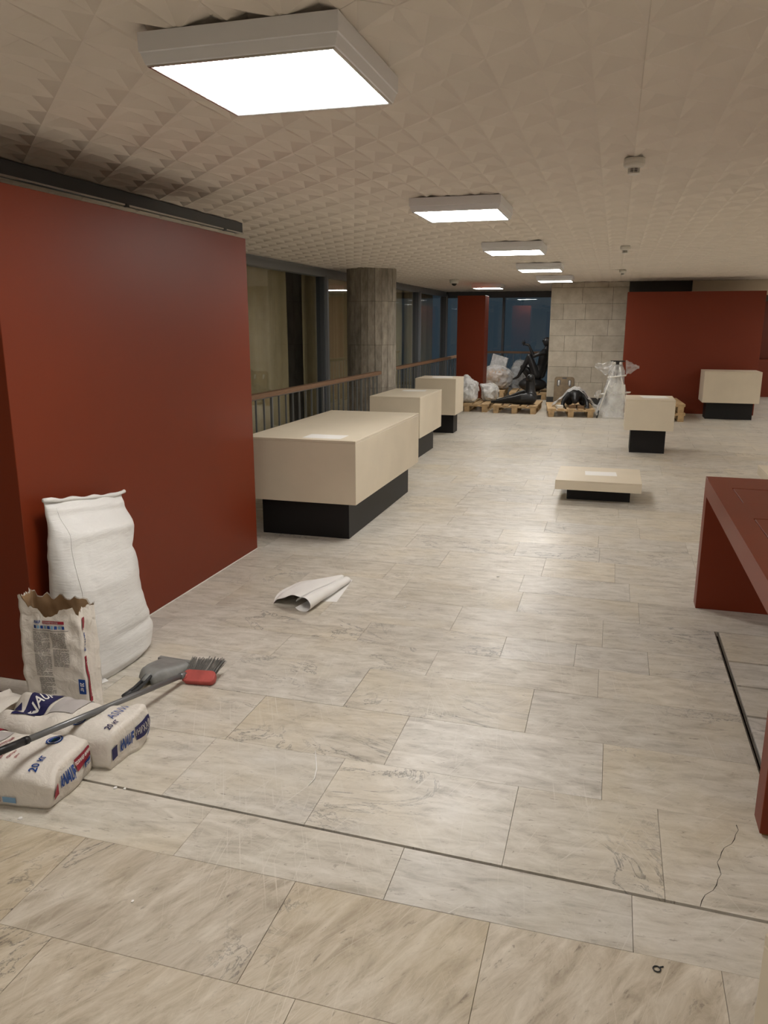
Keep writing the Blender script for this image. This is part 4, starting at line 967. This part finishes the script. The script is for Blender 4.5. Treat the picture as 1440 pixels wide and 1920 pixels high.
# ================================================================ PAPER ON THE FLOOR
def cloth():
    mb = MB(); nu, nv = 44, 60; vs = []; A = Vector((-1.585, 3.815, 0)); B = Vector((-1.505, 4.36, 0)); ax = (B-A); L = ax.length; ax.normalize(); pn = Vector((-ax.y, ax.x, 0))
    for i in range(nu+1):
        u = i/nu; R0 = .040*(1-.45*u)
        wd = (.135+.14*math.sin(math.pi*min(1, .15+u*.75)))*(1 if u < .72 else 1-(u-.72)*1.5)
        for j in range(nv+1):
            v = j/nv
            if v < .38:                                       # roll along the near edge
                a = math.radians(-150)+(v/.38)*math.radians(330); s_ = R0*math.cos(a)*1.25*-1; z = R0+R0*math.sin(a)*-1
                z = R0-R0*math.cos(a+math.pi/2); s_ = -R0*1.25*math.sin(a+math.pi/2)
            else:
                k = (v-.38)/.62; s_ = .02+k*wd; z = (2*R0)*(1-k)**1.4+.035*math.sin(math.pi*k)*(1-.3*u)+.012*math.sin(k*9+u*7)*k
                if k > .9: z -= (k-.9)*.05
            z += .005*mnoise.noise((u*6, v*5, 2.2)); p = A+ax*(u*L+.05*v*(1-u)-.04*(v-.4)*(u < .5)*0)+pn*s_
            vs.append((p.x, p.y, max(.0015, z)))
    mb.add(vs, [(i*(nv+1)+j, (i+1)*(nv+1)+j, (i+1)*(nv+1)+j+1, i*(nv+1)+j+1) for i in range(nu) for j in range(nv)]); return mb
solo(cloth(), 'rolled_sheet', 'paper', 'crumpled half-rolled white sheet lying on the marble floor', 'sheet', None, True)
solo(MB().add([(-1.60, 4.45, .0008), (-1.49, 4.43, .0012), (-1.452, 4.02, .0008), (-1.60, 4.0, .0006)], [(0, 3, 2, 1)]), 'paper_sheet', 'paper', 'flat white paper sheet under the half-rolled white sheet', 'paper')
# bits left on the floor
solo(MB().tube([(-.985, 2.465, .003), (-.965, 2.42, .003), (-.935, 2.35, .003), (-.92, 2.29, .003), (-.925, 2.245, .003)], [.0012, .0022, .0025, .0022, .001], 6), 'plaster_strip', 'paper', 'thin curved white strip lying on the marble floor', 'strip', None, True)
ring = MB().tube([(.205+.009*math.cos(t), 1.748+.009*math.sin(t), .0025) for t in [2*math.pi*k/20 for k in range(21)]], .0018, 6).tube([(.212, 1.755, .0025), (.221, 1.760, .0025)], .002, 6)
solo(ring, 'ring_tab', 'dgreyp', 'tiny dark ring with a tab lying on the marble floor', 'ring', None, True)
rr = random.Random(3)
for k, (x, y) in enumerate(((-1.19, 1.585), (-1.565, 2.045), (-1.53, 2.05), (-1.76, 1.81), (-1.05, 4.05), (-.62, 4.75))):
    b = MB(); s_ = rr.uniform(.005, .010); vs = [(x+rr.uniform(-s_, s_), y+rr.uniform(-s_, s_), .0) for _ in range(4)]; c = (x, y)
    b.prism([(x+s_*rr.uniform(.5, 1)*math.cos(a), y+s_*rr.uniform(.5, 1)*math.sin(a)) for a in (0, 1.3, 2.4, 3.9, 5.1)], 0, .004)
    solo(b, 'plaster_crumb', 'paper', 'small white plaster crumb lying on the marble floor', 'crumb', 'plaster crumbs on the floor')
